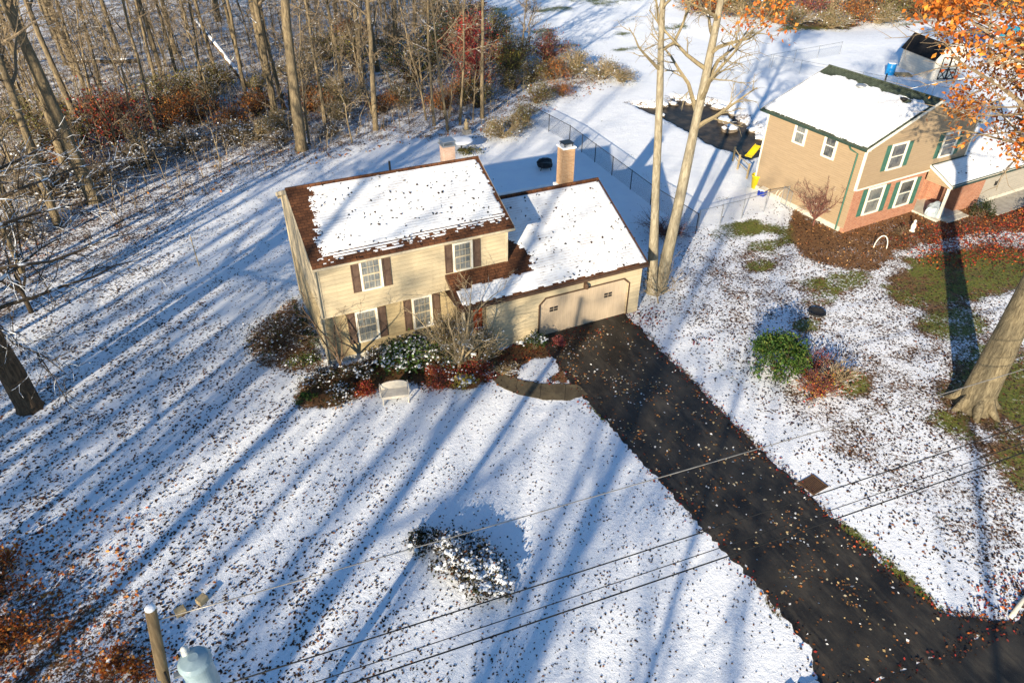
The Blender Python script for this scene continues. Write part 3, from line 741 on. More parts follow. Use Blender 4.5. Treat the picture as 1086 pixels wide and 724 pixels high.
b.box(LX, RX, gey-.03, gey-.002, GE-.2, GE-.005)
b.box(LX, RX, gey, GY-.002, GE-.225, GE-.2)
b.box(LX, GX0, GY, -.01, GE-.225, GE-.2)
b.build('fascia', m_fascia, groof)
gutter(house, [(LX, gey-.09, GE-.08), (RX, gey-.09, GE-.08)], m_fascia)
gc, gs = math.cos(math.atan(gsl)), math.sin(math.atan(gsl)); gL = (GRY-gey)/gc
def g_mask(u, v):
    x = LX+u; y = gey+v*gc; row = np.floor(v/.14).astype(int)
    xr_ = 9.45+.22*teeth[row+80]+.2*(fbm(u*2, v*4)-.5)-.9*((y+.45)/1.1)**2*np.where(y > -.45, 1, .35)+.15
    yb = -1.42+.05*(x-LX)*.6+.22*(fbm(u*4, v*2)-.5)
    bare = (x < xr_) & (y > yb) & (y < .55)
    allowed = (x > W_+.1) | (y < -OV-.1)
    return allowed & ~bare & (u > .12) & (u < RX-LX-.07) & (v > .06+.09*teeth[(u*7).astype(int) % 200]) & (v < gL-.11)
roof_snow('snow_cover', groof, (LX, gey, GE), (1, 0, 0), (0, gc, gs), RX-LX, gL, g_mask, .07, seed=4)
roof_snow('snow_cover', groof, (RX, gby, GE), (-1, 0, 0), (0, -gc, gs), RX-W_, gL, lambda u, v: (u > .07) & (u < RX-W_-.05) & (v > .1) & (v < gL-.1), .06)
roof_leaves('fallen_leaves_on_garage_roof', (W_+1.0, gey, GE), (1, 0, 0), (0, gc, gs), 5.6, gL, 230, 8, .07)
# fireplace chimney
b = MB(); b.box(13.33, 13.98, 3.02, 3.66, 4.6, 6.98); ch2 = b.build('chimney', m_brick, house)
b = MB(); b.box(13.29, 14.02, 2.98, 3.70, 6.981, 7.06); b.build('chimney_crown', m_snow, ch2)
b = MB(); b.box(13.38, 13.93, 3.07, 3.61, 7.20, 7.24)
for x0 in (13.42, 13.85):
    for y0 in (3.1, 3.54): b.box(x0, x0+.035, y0, y0+.035, 7.061, 7.199)
b.build('chimney_cap', m_black, ch2)
b = MB(); b.box(13.2, 14.1, 2.9, 3.75, 4.9, 5.03); b.build('flashing', m_snow, ch2)
# entry: door, post, step, pale sign
b = MB(); b.box(7.08+.0, 7.16, -1.5, -.6, .2, 2.2); b.v = [(x-.25, y, z) for x, y, z in b.v]; b.build('front_door', m_orange, house)
b = MB(); b.box(5.68, 5.80, -2.2, -2.08, 0, 2.66); b.build('porch_post', m_trim, house)
b = MB(); b.box(5.65, 6.9, -2.35, -.05, 0, .16); b.build('porch_step', m_concrete, house)

# ------------------------------------------------------------------ the brown neighbour house
BW, BD, BE, BR = 9.95, 7.53, 5.385, 7.375
nb = thing('brown_house', 'tan and brick two storey house with green shutters, its roof wholly under snow', 'house', (31.301, .069, 0), R(3.457))
xm = BW/2; bs = (BR-BE)/(xm+.38)
b = MB(); b.prism([(0, -.05, 2.72), (BW, -.05, 2.72), (BW, -.05, BE), (xm, -.05, BR-.14), (0, -.05, BE)], (0, BD+.05, 0)); b.build('upper_wall', m_bsiding, nb)
b = MB(); b.box(0, 1.6-1.3, .0, BD, .3, 2.718); b.box(.301, BW, 2.0, BD, .3, 2.718); b.build('lower_wall', m_bsiding, nb)
b = MB(); b.box(.02, 6.55, -.02, .2, .0, 2.715); b.box(.302, 6.55, .201, 1.99, .1, 2.71)
b.box(8.15, 8.85, .72, .9, 0, 2.6); b.build('brick_wall', m_brick_r, nb)
b = MB(); b.box(6.551, 9.94, .95, 1.4, 0, 2.71); b.build('entry_wall', m_brick_r, nb)
b = MB(); b.box(-.04, .3, .25, BD+.02, -.6, .3); b.box(.3, BW, 3, BD+.02, -.6, .3); b.build('foundation', m_found, nb)
b = MB()
for x0, y0 in ((-.025, -.07), (-.025, BD-.09), (BW-.09, -.07)): b.box(x0, x0+.12, y0, y0+.12, 2.73 if y0 < 1 else .3, BE-.05)
b.box(.1, BW-.1, -.075, -.052, 2.70, 2.80)
b.build('corner_trim', m_white, nb)
b = MB(); y0, y1 = -.3, BD+.35; e = .38
b.prism([(-e, y0, BE), (xm, y0, BR), (BW+e, y0, BE), (BW+e, y0, BE-.12), (xm, y0, BR-.12), (-e, y0, BE-.12)], (0, y1-y0, 0))
broof = b.build('roof', m_shingle_g, nb)
b = MB()
for ya in (y0-.03, y1+.002):
    b.prism([(-e, ya, BE-.01), (xm, ya, BR-.01), (xm, ya, BR-.19), (-e, ya, BE-.19)], (0, .028, 0))
    b.prism([(xm, ya, BR-.01), (BW+e, ya, BE-.01), (BW+e, ya, BE-.19), (xm, ya, BR-.19)], (0, .028, 0))
b.box(-e, -.01, y0, y1, BE-.155, BE-.125); b.box(BW+.01, BW+e, y0, y1, BE-.155, BE-.125)
b.build('rake_board', m_white, broof)
b = MB(); b.tube([(xm, y0, BR+.012), (xm, y1, BR+.012)], .07, 6); b.build('ridge_cap', m_shingle_g, broof)
gutter(nb, [(-e-.07, y0, BE-.08), (-e-.07, y1, BE-.08)], m_dgreen, .075)
gutter(nb, [(-e-.02, .95, BE-.1), (-.09, .95, BE-.45), (-.07, .45, BE-.55), (-.07, .45, .05)], m_green, .05, 'downspout')
bc, bsn = math.cos(math.atan(bs)), math.sin(math.atan(bs)); bL = (xm+e)/bc
def b_mask(u, v):   # u from back to front
    top = bL-.62-.75*(fbm(u*1.1+3, v*.7)-.3)
    return (u > .1) & (u < 8.05) & (v > .10+.1*(fbm(u*2, v)-.4)) & (v < top) & (np.hypot((u-6.7)*1.0, v-(bL-1.0)) > .26)
roof_snow('snow_cover', broof, (-e, y1, BE), (0, -1, 0), (bc, 0, bsn), 8.18, bL, b_mask, .1, seed=9)
roof_snow('snow_cover', broof, (BW+e, y0, BE), (0, 1, 0), (-bc, 0, bsn), 8.18, bL, lambda u, v: (u > .1) & (u < 8.05) & (v > .1) & (v < bL-.3), .1)
b = MB(); b.lathe([(.22, 0), (.25, .12), (.34, .14), (.3, .22), (.1, .27)], 14, (xm-1.05, 4.35, BR-1.05*bs-.02)); b.build('roof_vent', m_galv, nb, smooth=True)
b = MB(); b.lathe([(.16, 0), (.2, .1), (.22, .15), (.1, .2)], 12, (xm-.95, 1.4, BR-.95*bs-.02)); b.build('roof_vent', m_black, nb, smooth=True)
b = MB(); b.tube([(xm+.6, 4.0, BR-.6), (xm+.6, 4.0, BR+.35)], .05, 8); b.build('vent_pipe', m_black, nb)
for x, z, w, h in ((2.15, 3.56, 1.45, 1.62), (7.0, 3.46, 1.42, 1.60)): window(nb, x, -.052, z, w, h, 0, m_glassd, m_white, .13, (1, 1))
for x, z, w, h in ((1.28, .86, 1.5, 1.78), (4.18, .72, 1.5, 1.8)): window(nb, x, -.022, z, w, h, 0, m_glass if x < 2 else m_glassd, m_white, .14, (1, 1))
for x, y, z, h in ((1.72, -.053, 3.6, 1.56), (3.64, -.053, 3.6, 1.5), (6.55, -.053, 3.5, 1.56), (8.46, -.053, 3.46, 1.5), (.82, -.023, .88, 1.74), (2.86, -.023, .8, 1.76), (3.74, -.023, .74, 1.76), (5.76, -.023, .66, 1.8)):
    shutter(nb, x, y, z, .38, h, m_green)
window(nb, -.002, 2.92, 3.9, .98, 1.48, 1, m_glassd, m_white, .13, (1, 1)); window(nb, -.002, 5.24, 3.99, .98, 1.46, 1, m_glass, m_white, .13, (1, 1))
# porch and garage wing on the right, one long low roof
we, wz, wr = -1.80, 2.34, 3.2; wsl = .45; WX0, WX1 = 6.62, 17.5
wzf = lambda y: wz+(y-we)*wsl if y < wr else wz+(wr-we)*wsl-(y-wr)*wsl
b = MB()
def wslab(pts): b.prism([(x, y, wzf(y)) for x, y in pts], (0, 0, -.12))
wslab([(WX0, we), (BW+.003, we), (BW+.003, -.054), (WX0, -.054)]); wslab([(BW+.004, we), (WX1, we), (WX1, wr), (BW+.004, wr)])
wslab([(BW+.004, wr+.001), (WX1, wr+.001), (WX1, 8.2), (BW+.004, 8.2)])
wroof = b.build('porch_roof', m_shingle_g, nb)
wc, wsn = math.cos(math.atan(wsl)), math.sin(math.atan(wsl)); wL = (wr-we)/wc
roof_snow('snow_cover', wroof, (WX0, we, wz), (1, 0, 0), (0, wc, wsn), WX1-WX0, wL, lambda u, v: ((u > BW-WX0+.1) | (v*wc+we < -.15)) & (u > .1) & (v > .07) & (v < wL-.1), .08, seed=2)
roof_leaves('fallen_leaves_on_porch_roof', Matrix.Rotation(R(3.457), 3, 'Z') @ Vector((WX0+.3, we, wz))+Vector((31.301, .069, 0)), Matrix.Rotation(R(3.457), 3, 'Z') @ Vector((1, 0, 0)), Matrix.Rotation(R(3.457), 3, 'Z') @ Vector((0, wc, wsn)), 7.5, wL, 110, 12, .08, excl=lambda u, v: (u < 3.2) & (v > 1.8))
b = MB(); b.prism([(WX0-.03, we, wz), (WX0-.03, -.055, wzf(-.055)), (WX0-.03, -.055, wzf(-.055)-.17), (WX0-.03, we, wz-.17)], (.028, 0, 0))
b.box(WX0, WX1, we-.03, we-.002, wz-.18, wz-.005); b.build('fascia', m_white, wroof)
b = MB(); b.prism([(WX0+.02, we+.1, wz-.2), (WX0+.02, -.06, wz-.2), (WX0+.02, -.06, wzf(-.06)-.2)], (.08, 0, 0)); b.build('porch_gable', m_bsiding, nb)
gutter(nb, [(WX0, we-.09, wz-.07), (WX1, we-.09, wz-.07)], m_dgreen, .06)
b = MB(); b.box(6.72, 6.86, we+.14, we+.28, .1, wz-.2); b.build('porch_post', m_white, nb)
b = MB(); b.box(6.4, 9.0, -1.75, .94, 0, .12); b.box(6.9, 9.0, -2.2, -1.751, 0, .08); b.build('porch_slab', m_found, nb)
b = MB(); b.box(7.05, 8.05, .88, .949, .12, 2.2); fd = b.build('front_door', m_red, nb)
b = MB(); b.box(8.95, 9.35, .9, .949, .12, 2.2); b.build('sidelight', m_red, nb)
b = MB(); b.box(8.6, 11.0, -1.35, -1.2, .0, 2.25); b.box(8.6, 8.75, -1.199, .949, 0, 2.5); b.build('brick_wall', m_brick_r, nb)
b = MB(); b.box(11.001, 17.3, -1.35, -1.2, .3, 2.3); b.box(17.15, 17.3, -1.199, 7.9, .3, 2.2); b.box(BW+.01, 17.149, 7.75, 7.9, .3, 2.2); b.build('wing_wall', m_gsiding, nb)
b = MB(); b.box(11.001, 17.32, -1.40, -1.19, 0, .299); b.build('wing_foundation', m_found, nb)
b = MB(); b.box(12.2, 12.5, -1.38, -1.351, 1.1, 1.4); b.build('wall_vent', m_black, nb)
b = MB(); b.box(10.8, 17.5, -3.0, -1.41, 0, .06); tag(b.build('side_path', m_concrete), kind='structure').matrix_world = Matrix.Translation((31.301, .069, 0)) @ Matrix.Rotation(R(3.457), 4, 'Z')

# ------------------------------------------------------------------ trees
def bare_tree(seed, H, r0, fb=.4, spread=.33, nl=13, sub=5, twig=5, lean=(0, 0), up=.55, wob=.12, tw=1.0):
    r = random.Random(seed); T = MB(); B = MB(); tips = []
    pts = []; N = 11; ox = oy = 0
    for i in range(N):
        q = i/(N-1); ox += r.gauss(0, wob)*q; oy += r.gauss(0, wob)*q
        pts.append(Vector((ox+lean[0]*q, oy+lean[1]*q, H*q-.15 if i == 0 else H*q)))
    rad = [r0*(1.45 if i == 0 else (1.08 if i == 1 else 1))*(1-.9*(i/(N-1)))**.85 for i in range(N)]
    rad = [a*r.uniform(.94, 1.07) for a in rad]; p0 = pts[0]; pts.insert(1, p0+(pts[1]-p0)*.18); rad.insert(1, r0*1.08)
    T.tube(pts, rad, 9)
    def at(q):
        k = q*(N-1); i = min(int(k), N-2); P = pts[1:] if i >= 1 else pts
        a = pts[i+1] if i >= 1 else pts[0]; c = pts[i+2]
        return a+(c-a)*(k-i), r0*(1-.9*q)**.85
    az = r.random()*6.28
    for k in range(nl):
        q = fb+(1-fb)*(k+.5)/nl*.97; az += 2.4+r.uniform(-.5, .5)
        p, rr_ = at(q); L = spread*H*(1.05-.6*(q-fb)/(1-fb))*r.uniform(.7, 1.2)
        limb(B, r, p, az, R(r.uniform(15, 50)), L, min(rr_*.6, .05+L*.022), sub, twig, up, tips, tw)
    return T, B, tips
def limb(B, r, p, az, el, L, rad, sub, twig, up, tips, tw=1.0):
    d = Vector((math.cos(az)*math.cos(el), math.sin(az)*math.cos(el), math.sin(el)))
    pts = [p.copy()]; n = 6
    for i in range(n):
        d = (d+Vector((r.gauss(0, .16), r.gauss(0, .16), r.gauss(0, .12)+up*.18))).normalized()
        pts.append(pts[-1]+d*L/n)
    B.tube(pts, [rad*(1-.82*i/n) for i in range(n+1)], 5, cap=False)
    for s in range(sub):
        q = .25+.75*(s+r.random())/sub; i = min(int(q*n), n-1); a = pts[i]+(pts[i+1]-pts[i])*(q*n-i)
        t = (pts[i+1]-pts[i]).normalized(); side = t.cross(Vector((r.gauss(0, 1), r.gauss(0, 1), r.gauss(0, 1)))).normalized()
        dd = (t*.75+side*r.uniform(.6, 1.1)+Vector((0, 0, .15*up))).normalized(); l2 = L*.42*(1.1-q*.5)*r.uniform(.6, 1.2)
        p2 = [a]; m = 4
        for j in range(m):
            dd = (dd+Vector((r.gauss(0, .2), r.gauss(0, .2), r.gauss(0, .15)+up*.1))).normalized(); p2.append(p2[-1]+dd*l2/m)
        r2 = max(rad*.38*(1-.5*q), .012*tw)
        B.tube(p2, [r2*(1-.75*j/m) for j in range(m+1)], 4, cap=False); tips.append(p2[-1])
        for w in range(twig):
            q2 = .2+.8*(w+r.random())/twig; j = min(int(q2*m), m-1); a2 = p2[j]+(p2[j+1]-p2[j])*(q2*m-j)
            t2 = (p2[j+1]-p2[j]).normalized(); sd = t2.cross(Vector((r.gauss(0, 1), r.gauss(0, 1), r.gauss(0, 1)))).normalized()
            d3 = (t2*.8+sd*r.uniform(.5, 1.1)).normalized(); l3 = l2*.5*r.uniform(.5, 1.2)
            e1 = a2+d3*l3*.5; d4 = (d3+Vector((r.gauss(0, .3), r.gauss(0, .3), r.gauss(0, .25)))).normalized()
            B.tube([a2, e1, e1+d4*l3*.5], [max(r2*.45, .008*tw), max(r2*.3, .006*tw), .004*tw], 3, cap=False); tips.append(e1+d4*l3*.5)
def put_tree(T, B, label, loc, rz, mt, mb, group=None, name='bare_tree'):
    t_ = thing(name, label, 'tree', loc, rz, group)
    T.build('trunk', mt, t_, smooth=True); B.build('branches', mb, t_)
    return t_
protos = []
spec = [(24, .21, .30, .20), (26, .27, .32, .20), (22, .15, .36, .16), (27, .36, .38, .22), (18, .11, .22, .2), (23, .18, .24, .17), (10, .065, .14, .26), (8, .055, .12, .28), (12, .08, .16, .22)]
for i, (H, r0, fb, sp) in enumerate(spec):
    T, B, _ = bare_tree(100+i, H, r0, fb, sp, 16, 6, 5, (rnd.uniform(-1.8, 1.8), rnd.uniform(-1.5, 1.5)), .5, .22, 1.7)
    protos.append((T.mesh('trunk', m_bark_wood, True), B.mesh('branches', m_twig_wood), r0, H))
def woods_tree(k, x, y, rad, label, group=None, s=None, rz=None):
    mt, mb, r0, H = protos[k if k < len(protos) else k % 6]
    sc_ = s or rnd.uniform(.92, 1.1)
    zz = float(ground_z(np.array([x]), np.array([y]))[0])
    t_ = thing('bare_tree', label, 'tree', (x, y, zz), rz if rz is not None else rnd.random()*6.28, group)
    a = link('trunk', mt, t_); c = link('branches', mb, t_)
    rs = rad/r0/sc_
    t_.scale = (sc_, sc_, sc_); a.scale = (1, 1, 1)
    return t_
NEAR = [  # x, y, proto, label
 (4.3, 27.2, 3, 'thick straight bare trunk at the woods edge above the left half of the cream roof'),
 (3.7, 34.7, 1, 'pale olive bare trunk just behind the thickest trunk at the woods edge'),
 (7.2, 31.9, 2, 'slender bare trunk right of the thickest trunk at the woods edge'),
 (10.6, 29.1, 0, 'lone bare trunk on the snowy strip above the middle of the cream roof'),
 (-5.3, 31.9, 2, 'slim tall bare trunk rising between the red bush and the orange bush'),
 (-11.8, 20.7, 0, 'bare trunk nearest the lawn in the upper left, behind the snow-laden dark tree'),
 (-4.0, 52.2, 0, 'bare trunk behind the yellow green bush in the woods'),
 (-7.7, 64.0, 1, 'thick bare trunk deep in the upper left woods with brown base'),
 (.8, 51.2, 5, 'leaning thin bare trunk left of the snowy leaning dead trunk'),
 (3.4, 52.7, 0, 'bare trunk just right of the snowy leaning dead trunk'),
 (-9.3, 47.4, 5, 'thin bare trunk behind the red bush of the woods'),
 (-10.7, 50.2, 2, 'bare trunk left of the red bush, half hidden by brush'),
 (-14.7, 43.4, 1, 'thick bare trunk at the far left edge of the woods'),
 (-13.2, 29.8, 5, 'bare trunk amid low snowy brush at the left edge'),
 (-1.0, 45.0, 4, 'very thin sapling trunk above the orange bush'),
 (15.3, 28.2, 4, 'thin sapling trunk left of the round snowy table'),
 (15.9, 26.7, 4, 'thin pale sapling trunk closest to the round snowy table'),
 (17.3, 27.6, 4, 'thin sapling trunk behind the small garden statue'),
 (19.6, 28.3, 2, 'slim bare trunk right of the garden statue by brown brush'),
 (11.0, 41.5, 5, 'bare trunk beside the yellow leaved bush'),
 (15.6, 45.4, 0, 'bare trunk between the yellow bush and dark evergreen brush'),
]
for x, y, k, lb in NEAR: woods_tree(k, x, y, 0, lb, s={3: 1.1}.get(k))
far_xy = [(-2.7,53.5),(3.9,74.9),(15.6,62.8),(4.9,37.3),(12.5,39.9),(-17.6,66.3),(-12.6,60.1),(-14,73.6),(-6,75.3),(.1,72.6),(20.2,54),(25,61.8),(13.6,66.8),(6.9,59.8),(23.4,68.2),(8.9,54.6),(-10.5,35.8),(-11.3,27.3),(-14.4,23.5),(-9.8,23.5)]
r_ = random.Random(11)
while len(far_xy) < 75:
    x = r_.uniform(-32, 33); y = r_.uniform(36, 125)
    if min((x-a)**2+(y-c)**2 for a, c in far_xy) > 12 and not (-8 < x < 0 and y < 45): far_xy.append((x, y))
for i, (x, y) in enumerate(far_xy):
    woods_tree((i*7+2) % 6, x, y, 0, 'bare grey brown trunk standing deep in the snowy woods', 'bare trees deep in the snowy woods')
sap = []
while len(sap) < 110:
    x = r_.uniform(-22, 35); y = r_.uniform(18, 75)
    if sdf(WOODS, np.array([x]), np.array([y]))[0] < -1.5 and not (x > 19 and y < 46): sap.append((x, y))
for i, (x, y) in enumerate(sap):
    t_ = woods_tree(6+i % 3, x, y, 0, 'thin twiggy bare sapling in the snowy woods', 'saplings in the snowy woods'); t_.name = 'bare_sapling'
# trees beyond the left and lower edge of the picture: they throw the long shadows over the lawn
off = [(-18.5,-3.5,3),(-21,4,1),(-19,9.5,0),(-24,-1,5),(-27,8,3),(-17.5,14,2),(-26,-9,1),(-33,-4,0),(-30,-14,3),(-22,-13.5,5),(-38,-20,1),(-27,-21,0),(-35,2,2),
       (-17,-37,4),(-31,-29,3),(-13,-34,4),(-24,-39,5),(-9,-43,2)]
while len(off) < 56:
    d_ = r_.uniform(30, 68); x = r_.uniform(-15, 9)-d_*.75; y = r_.uniform(-19, 10)-d_*.66
    if len(off) > 52: x += 9; y -= 2
    if any(abs((x-hx)*.662-(y-hy)*.749) < 2.6 for hx, hy in ((2.5, -.5), (6.5, -.5), (12, -2.3), (4, 3))) and r_.random() < .75: continue
    if math.hypot(x+3.5, y+26.8) > 9 and not (x > -16 and y > -30) and min((x-a)**2+(y-c)**2 for a, c, _ in off) > 9: off.append((x, y, r_.choice((0, 1, 3, 5, 2))))
for i, (x, y, k) in enumerate(off):
    woods_tree(k, x, y, 0, 'tall bare tree standing beyond the lower left edge of the lawn', 'bare trees around the lawn outside the view')
# snow-laden dark tree at left
T, B, tips = bare_tree(41, 19, .45, .2, .30, 13, 6, 6, (-.6, .3), .25, .12, 1.2)
r_ = random.Random(5)
for az_, z_, L_ in ((-.5, 3.8, 6.0), (.25, 4.6, 6.2), (-1.2, 5.4, 5), (.9, 5.4, 6.5), (-.1, 6.4, 6), (.55, 7.4, 6.2), (1.25, 6.6, 6.5), (.1, 8.6, 6), (.8, 9.2, 6)):
    limb(B, r_, Vector((-.15, .1, z_)), az_, R(8), L_, .10, 9, 7, .05, tips, 1.5)
put_tree(T, B, 'dark bare tree at the left edge with snow lying along its low spreading limbs', (-12.15, 2.34, 0), 0, m_bark_dark, m_twig_dark)
for sx, sy, sd, H_, lb in ((-15.6, 9.0, 61, 13, 'spreading fine-twigged bare tree at the left edge behind the dark leaning tree'), (-13.4, 15.2, 62, 11, 'low branching bare tree dusted with snow at the left side below the woods'), (-14.5, 22.5, 63, 13, 'twiggy bare tree at the left edge of the frame beside the first woodland trunks')):
    T, B, tips = bare_tree(sd, H_, .14, .14, .36, 20, 8, 6, (.6, .2), .25, .2, 1.5)
    put_tree(T, B, lb, (sx, sy, 0), 0, m_bark_wood, m_twig_wood)
# twin pale trees beside the garage
T, B, tips = bare_tree(55, 21, .26, .52, .17, 12, 6, 5, (-1.55, 1.0), .5, .05)
T2, B2, tips2 = bare_tree(56, 22, .31, .38, .20, 20, 8, 6, (1.15, -.5), .25, .07)
tw = thing('twin_trunk_tree', 'tall pale tree with two bare trunks rising beside the garage', 'tree', (17.25, -.85, 0))
T.v = [(x-.35, y, z) for x, y, z in T.v]; B.v = [(x-.35, y, z) for x, y, z in B.v]
T2.v = [(x+.2, y+.05, z) for x, y, z in T2.v]; B2.v = [(x+.2, y+.05, z) for x, y, z in B2.v]
T.build('trunk', m_bark_twin, tw, smooth=True); T2.build('trunk', m_bark_twin, tw, smooth=True)
B.build('branches', m_twig_twin, tw); B2.build('branches', m_twig_twin, tw)
OAK = np.array([(.56,.18,.026),(.47,.12,.02),(.64,.26,.04),(.38,.09,.018),(.52,.21,.045)])
def leaves_on(tips, n, seed, size, cols, sig=.35, sel=lambda p: True):
    r = np.random.RandomState(seed); tp = np.array([tuple(p) for p in tips if sel(p)])
    P = tp[r.randint(0, len(tp), n)]+r.randn(n, 3)*sig
    return leaf_quads(P, np.full(n, size), cols, seed, .8)
V, F, C = leaves_on([Vector((p.x+.2, p.y, p.z)) for p in tips2], 4200, 3, .17, OAK, .3, lambda p: p.z > 13.4 and p.x > .6)
link('foliage', np_mesh('foliage', V, F, m_leaf, C), tw)
# big oak at right
T, B, tips = bare_tree(77, 21, .62, .40, .30, 15, 7, 5, (.3, .2), .3, .06)
r_ = random.Random(9)
for az_, z_, L_ in ((1.25, 9.4, 6.2), (.8, 9.2, 6.5), (1.7, 10.8, 6.5), (1.2, 11.4, 8), (2.2, 12.4, 6), (.4, 11, 7), (1.5, 13, 8)):
    limb(B, r_, Vector((.1, .1, z_)), az_, R(18), L_, .13, 8, 6, .0, tips)
oak = thing('oak_tree', 'big thick trunked oak at the right edge keeping its orange leaves', 'tree', (24.23, -14.23, 0))
b = MB()
for k in range(7):
    a = k*.9+.3; b.tube([(math.cos(a)*.45, math.sin(a)*.45, .75), (math.cos(a)*.72, math.sin(a)*.72, .22), (math.cos(a)*1.15, math.sin(a)*1.15, -.08)], [.16, .2, .08], 6)
T.v += []; o0 = len(T.v); T.v += b.v; T.f += [tuple(i+o0 for i in f_) for f_ in b.f]; T.m += b.m
T.build('trunk', m_bark_oak, oak, smooth=True); B.build('branches', m_twig_wood, oak)
V, F, C = leaves_on(tips, 21000, 13, .19, OAK, .33, lambda p: p.z > 9.9 and -.904*p.x+.427*p.y < 2.3+max(0, p.z-13.0)*1.9)
link('foliage', np_mesh('foliage', V, F, m_leaf, C), oak)
T, B, tips = bare_tree(91, 6.5, .09, .25, .34, 12, 6, 4, (.5, .2), .3, .1)
rt_ = thing('red_leaved_tree', 'small tree with bright red leaves in front of the back field at the woods edge', 'tree', (20.6, 33.4, 0))
T.build('trunk', m_bark_wood, rt_, smooth=True); B.build('branches', m_twig_wood, rt_)
V, F, C = leaves_on(tips, 2600, 17, .17, np.array([(.42,.05,.045),(.34,.035,.035),(.48,.12,.06),(.3,.04,.04)]), .3, lambda p: p.z > 2)
link('foliage', np_mesh('foliage', V, F, m_leaf, C), rt_)
# small bare ornamental trees by the house
def small_tree(label, loc, seed, H, n, spread, mat, r0=.05, name='small_bare_tree', el=(45, 75), sub=6, twig=5, group=None):
    r = random.Random(seed); T = MB(); B = MB(); tips = []
    t_ = thing(name, label, 'tree', loc, 0, group)
    fork = Vector((r.uniform(-.1, .1), r.uniform(-.1, .1), H*.16)); T.tube([(0, 0, -.05), fork], [r0*1.4, r0*1.1], 7)
    for k in range(n):
        limb(B, r, fork-Vector((0, 0, .02)), k*6.28/n+r.random(), R(r.uniform(*el)), H*r.uniform(.65, .95), r0*.8, sub, twig, .25, tips, .9)
    T.build('trunk', mat, t_, smooth=True); B.build('branches', mat, t_); return t_
small_tree('small bare multi-stemmed tree before the left front corner of the cream house', (.35, -.95, 0), 3, 4.0, 5, 1, m_twig, .055, el=(55, 80))
small_tree('spreading bare tan tree growing in the red bed before the porch', (5.15, -3.0, 0), 4, 4.6, 8, 1, m_twig_tan, .075, el=(35, 78), sub=8, twig=6)
small_tree('bare brown shrub-like tree against the side wall of the tan house', (30.4, 1.5, 0), 6, 2.6, 14, 1, m_twig_red, .04, el=(28, 80), sub=8, twig=7)
small_tree('leafless shrub at the foot of the pale twin trunks', (16.6, -1.9, 0), 8, 2.4, 8, 1, m_twig_tan, .03, el=(30, 75))
small_tree('thin bare snowy sapling reaching in from the left beside the dark tree', (-12.6, 10.5, 0), 12, 7, 6, 1, m_twig_dark, .09, el=(45, 80), sub=7)

# ------------------------------------------------------------------ shrubs
def ico(sub=1):
    import bmesh
    bm = bmesh.new(); bmesh.ops.create_icosphere(bm, subdivisions=sub, radius=1)
    v_ = np.array([tuple(p.co) for p in bm.verts]); f_ = np.array([[q.index for q in p.verts] for p in bm.faces]); bm.free(); return v_, f_
ICO = ico(2)
def blobs(P, size, seed, flat=.5, mat=None, jit=.25):
    r = np.random.RandomState(seed); iv, fc = ICO; n = len(P); nv = len(iv)
    sx = size*(.6+.8*r.rand(n, 1, 1))
    dirs = iv[None]*(1+jit*r.randn(n, nv, 1)*.6)
    asp = np.stack([.8+.5*r.rand(n), .8+.5*r.rand(n), np.full(n, flat)], -1)[:, None]
    V = (P[:, None]+dirs*asp*sx).reshape(-1, 3)
    F = (fc[None]+(np.arange(n)*nv)[:, None, None]).reshape(-1, 3)
    return V, F
def shrub_meshes(seed, rx, ry, h, nleaf, lsize, cols, clumps=16, ntwig=26, twmat=None, nsnow=0, snowsize=.12, nblob=0, leafmat=None, sig=.2, tw=.012):
    r = np.random.RandomState(seed); pr = random.Random(seed); out = []
    # clump centres on the upper part of an uneven dome
    th = r.rand(clumps)*2*PI; uu = np.sqrt(r.rand(clumps)); ht = np.sqrt(np.clip(1-uu**2, 0, 1))*(.65+.45*r.rand(clumps))
    c = np.c_[np.cos(th)*uu*rx*.95, np.sin(th)*uu*ry*.95, h*(.16+.8*ht)]
    B = MB()
    for k in range(ntwig):
        q = c[k % clumps]+r.randn(3)*np.array([rx, ry, h])*.10; q[2] = max(q[2], .1)
        m_ = Vector(q)*.5+Vector((r.randn()*.08*rx, r.randn()*.08*ry, .12*h))
        B.tube([(pr.uniform(-.15, .15)*rx, pr.uniform(-.15, .15)*ry, -.03), m_, Vector(q)], [tw*1.6, tw*1.1, tw*.4], 4, cap=False)
        for w in range(3):
            e = Vector(q)+Vector((r.randn()*.2*rx, r.randn()*.2*ry, abs(r.randn())*.18*h)); B.tube([m_.lerp(Vector(q), pr.uniform(.2, .9)), e], [tw*.7, tw*.3], 3, cap=False)
    out.append(('branches', B.mesh('branches', twmat or m_twig)))
    if nleaf:
        P = c[r.randint(0, clumps, nleaf)]+r.randn(nleaf, 3)*np.array([rx, ry, h])*sig
        P[:, 2] = np.clip(np.abs(P[:, 2]), .04, None)
        V, F, C = leaf_quads(P, np.full(nleaf, lsize), np.array(cols), seed, .9); out.append(('foliage', np_mesh('foliage', V, F, leafmat or m_leaf, C)))
    if nsnow:
        P = c[r.randint(0, clumps, nsnow)]+r.randn(nsnow, 3)*np.array([rx, ry, h*.5])*sig; P[:, 2] = np.clip(P[:, 2]+.1*h, .05, None)
        V, F, C = leaf_quads(P, np.full(nsnow, snowsize), np.array([SNOWC]), seed+1, .35, .8); C[:] = SNOWC
        out.append(('snow_dusting', np_mesh('snow_dusting', V, F, m_leafsnow, C)))
    if nblob:
        P = c[r.randint(0, clumps, nblob)]+r.randn(nblob, 3)*np.array([rx, ry, h*.4])*sig*.7; P[:, 2] = np.clip(P[:, 2]+.1*h, .05, None)
        V, F = blobs(P, snowsize*.72, seed+2, .4, jit=.42); out.append(('snow_cap', np_mesh('snow_cap', V, F, m_snow, None, True)))
    return out
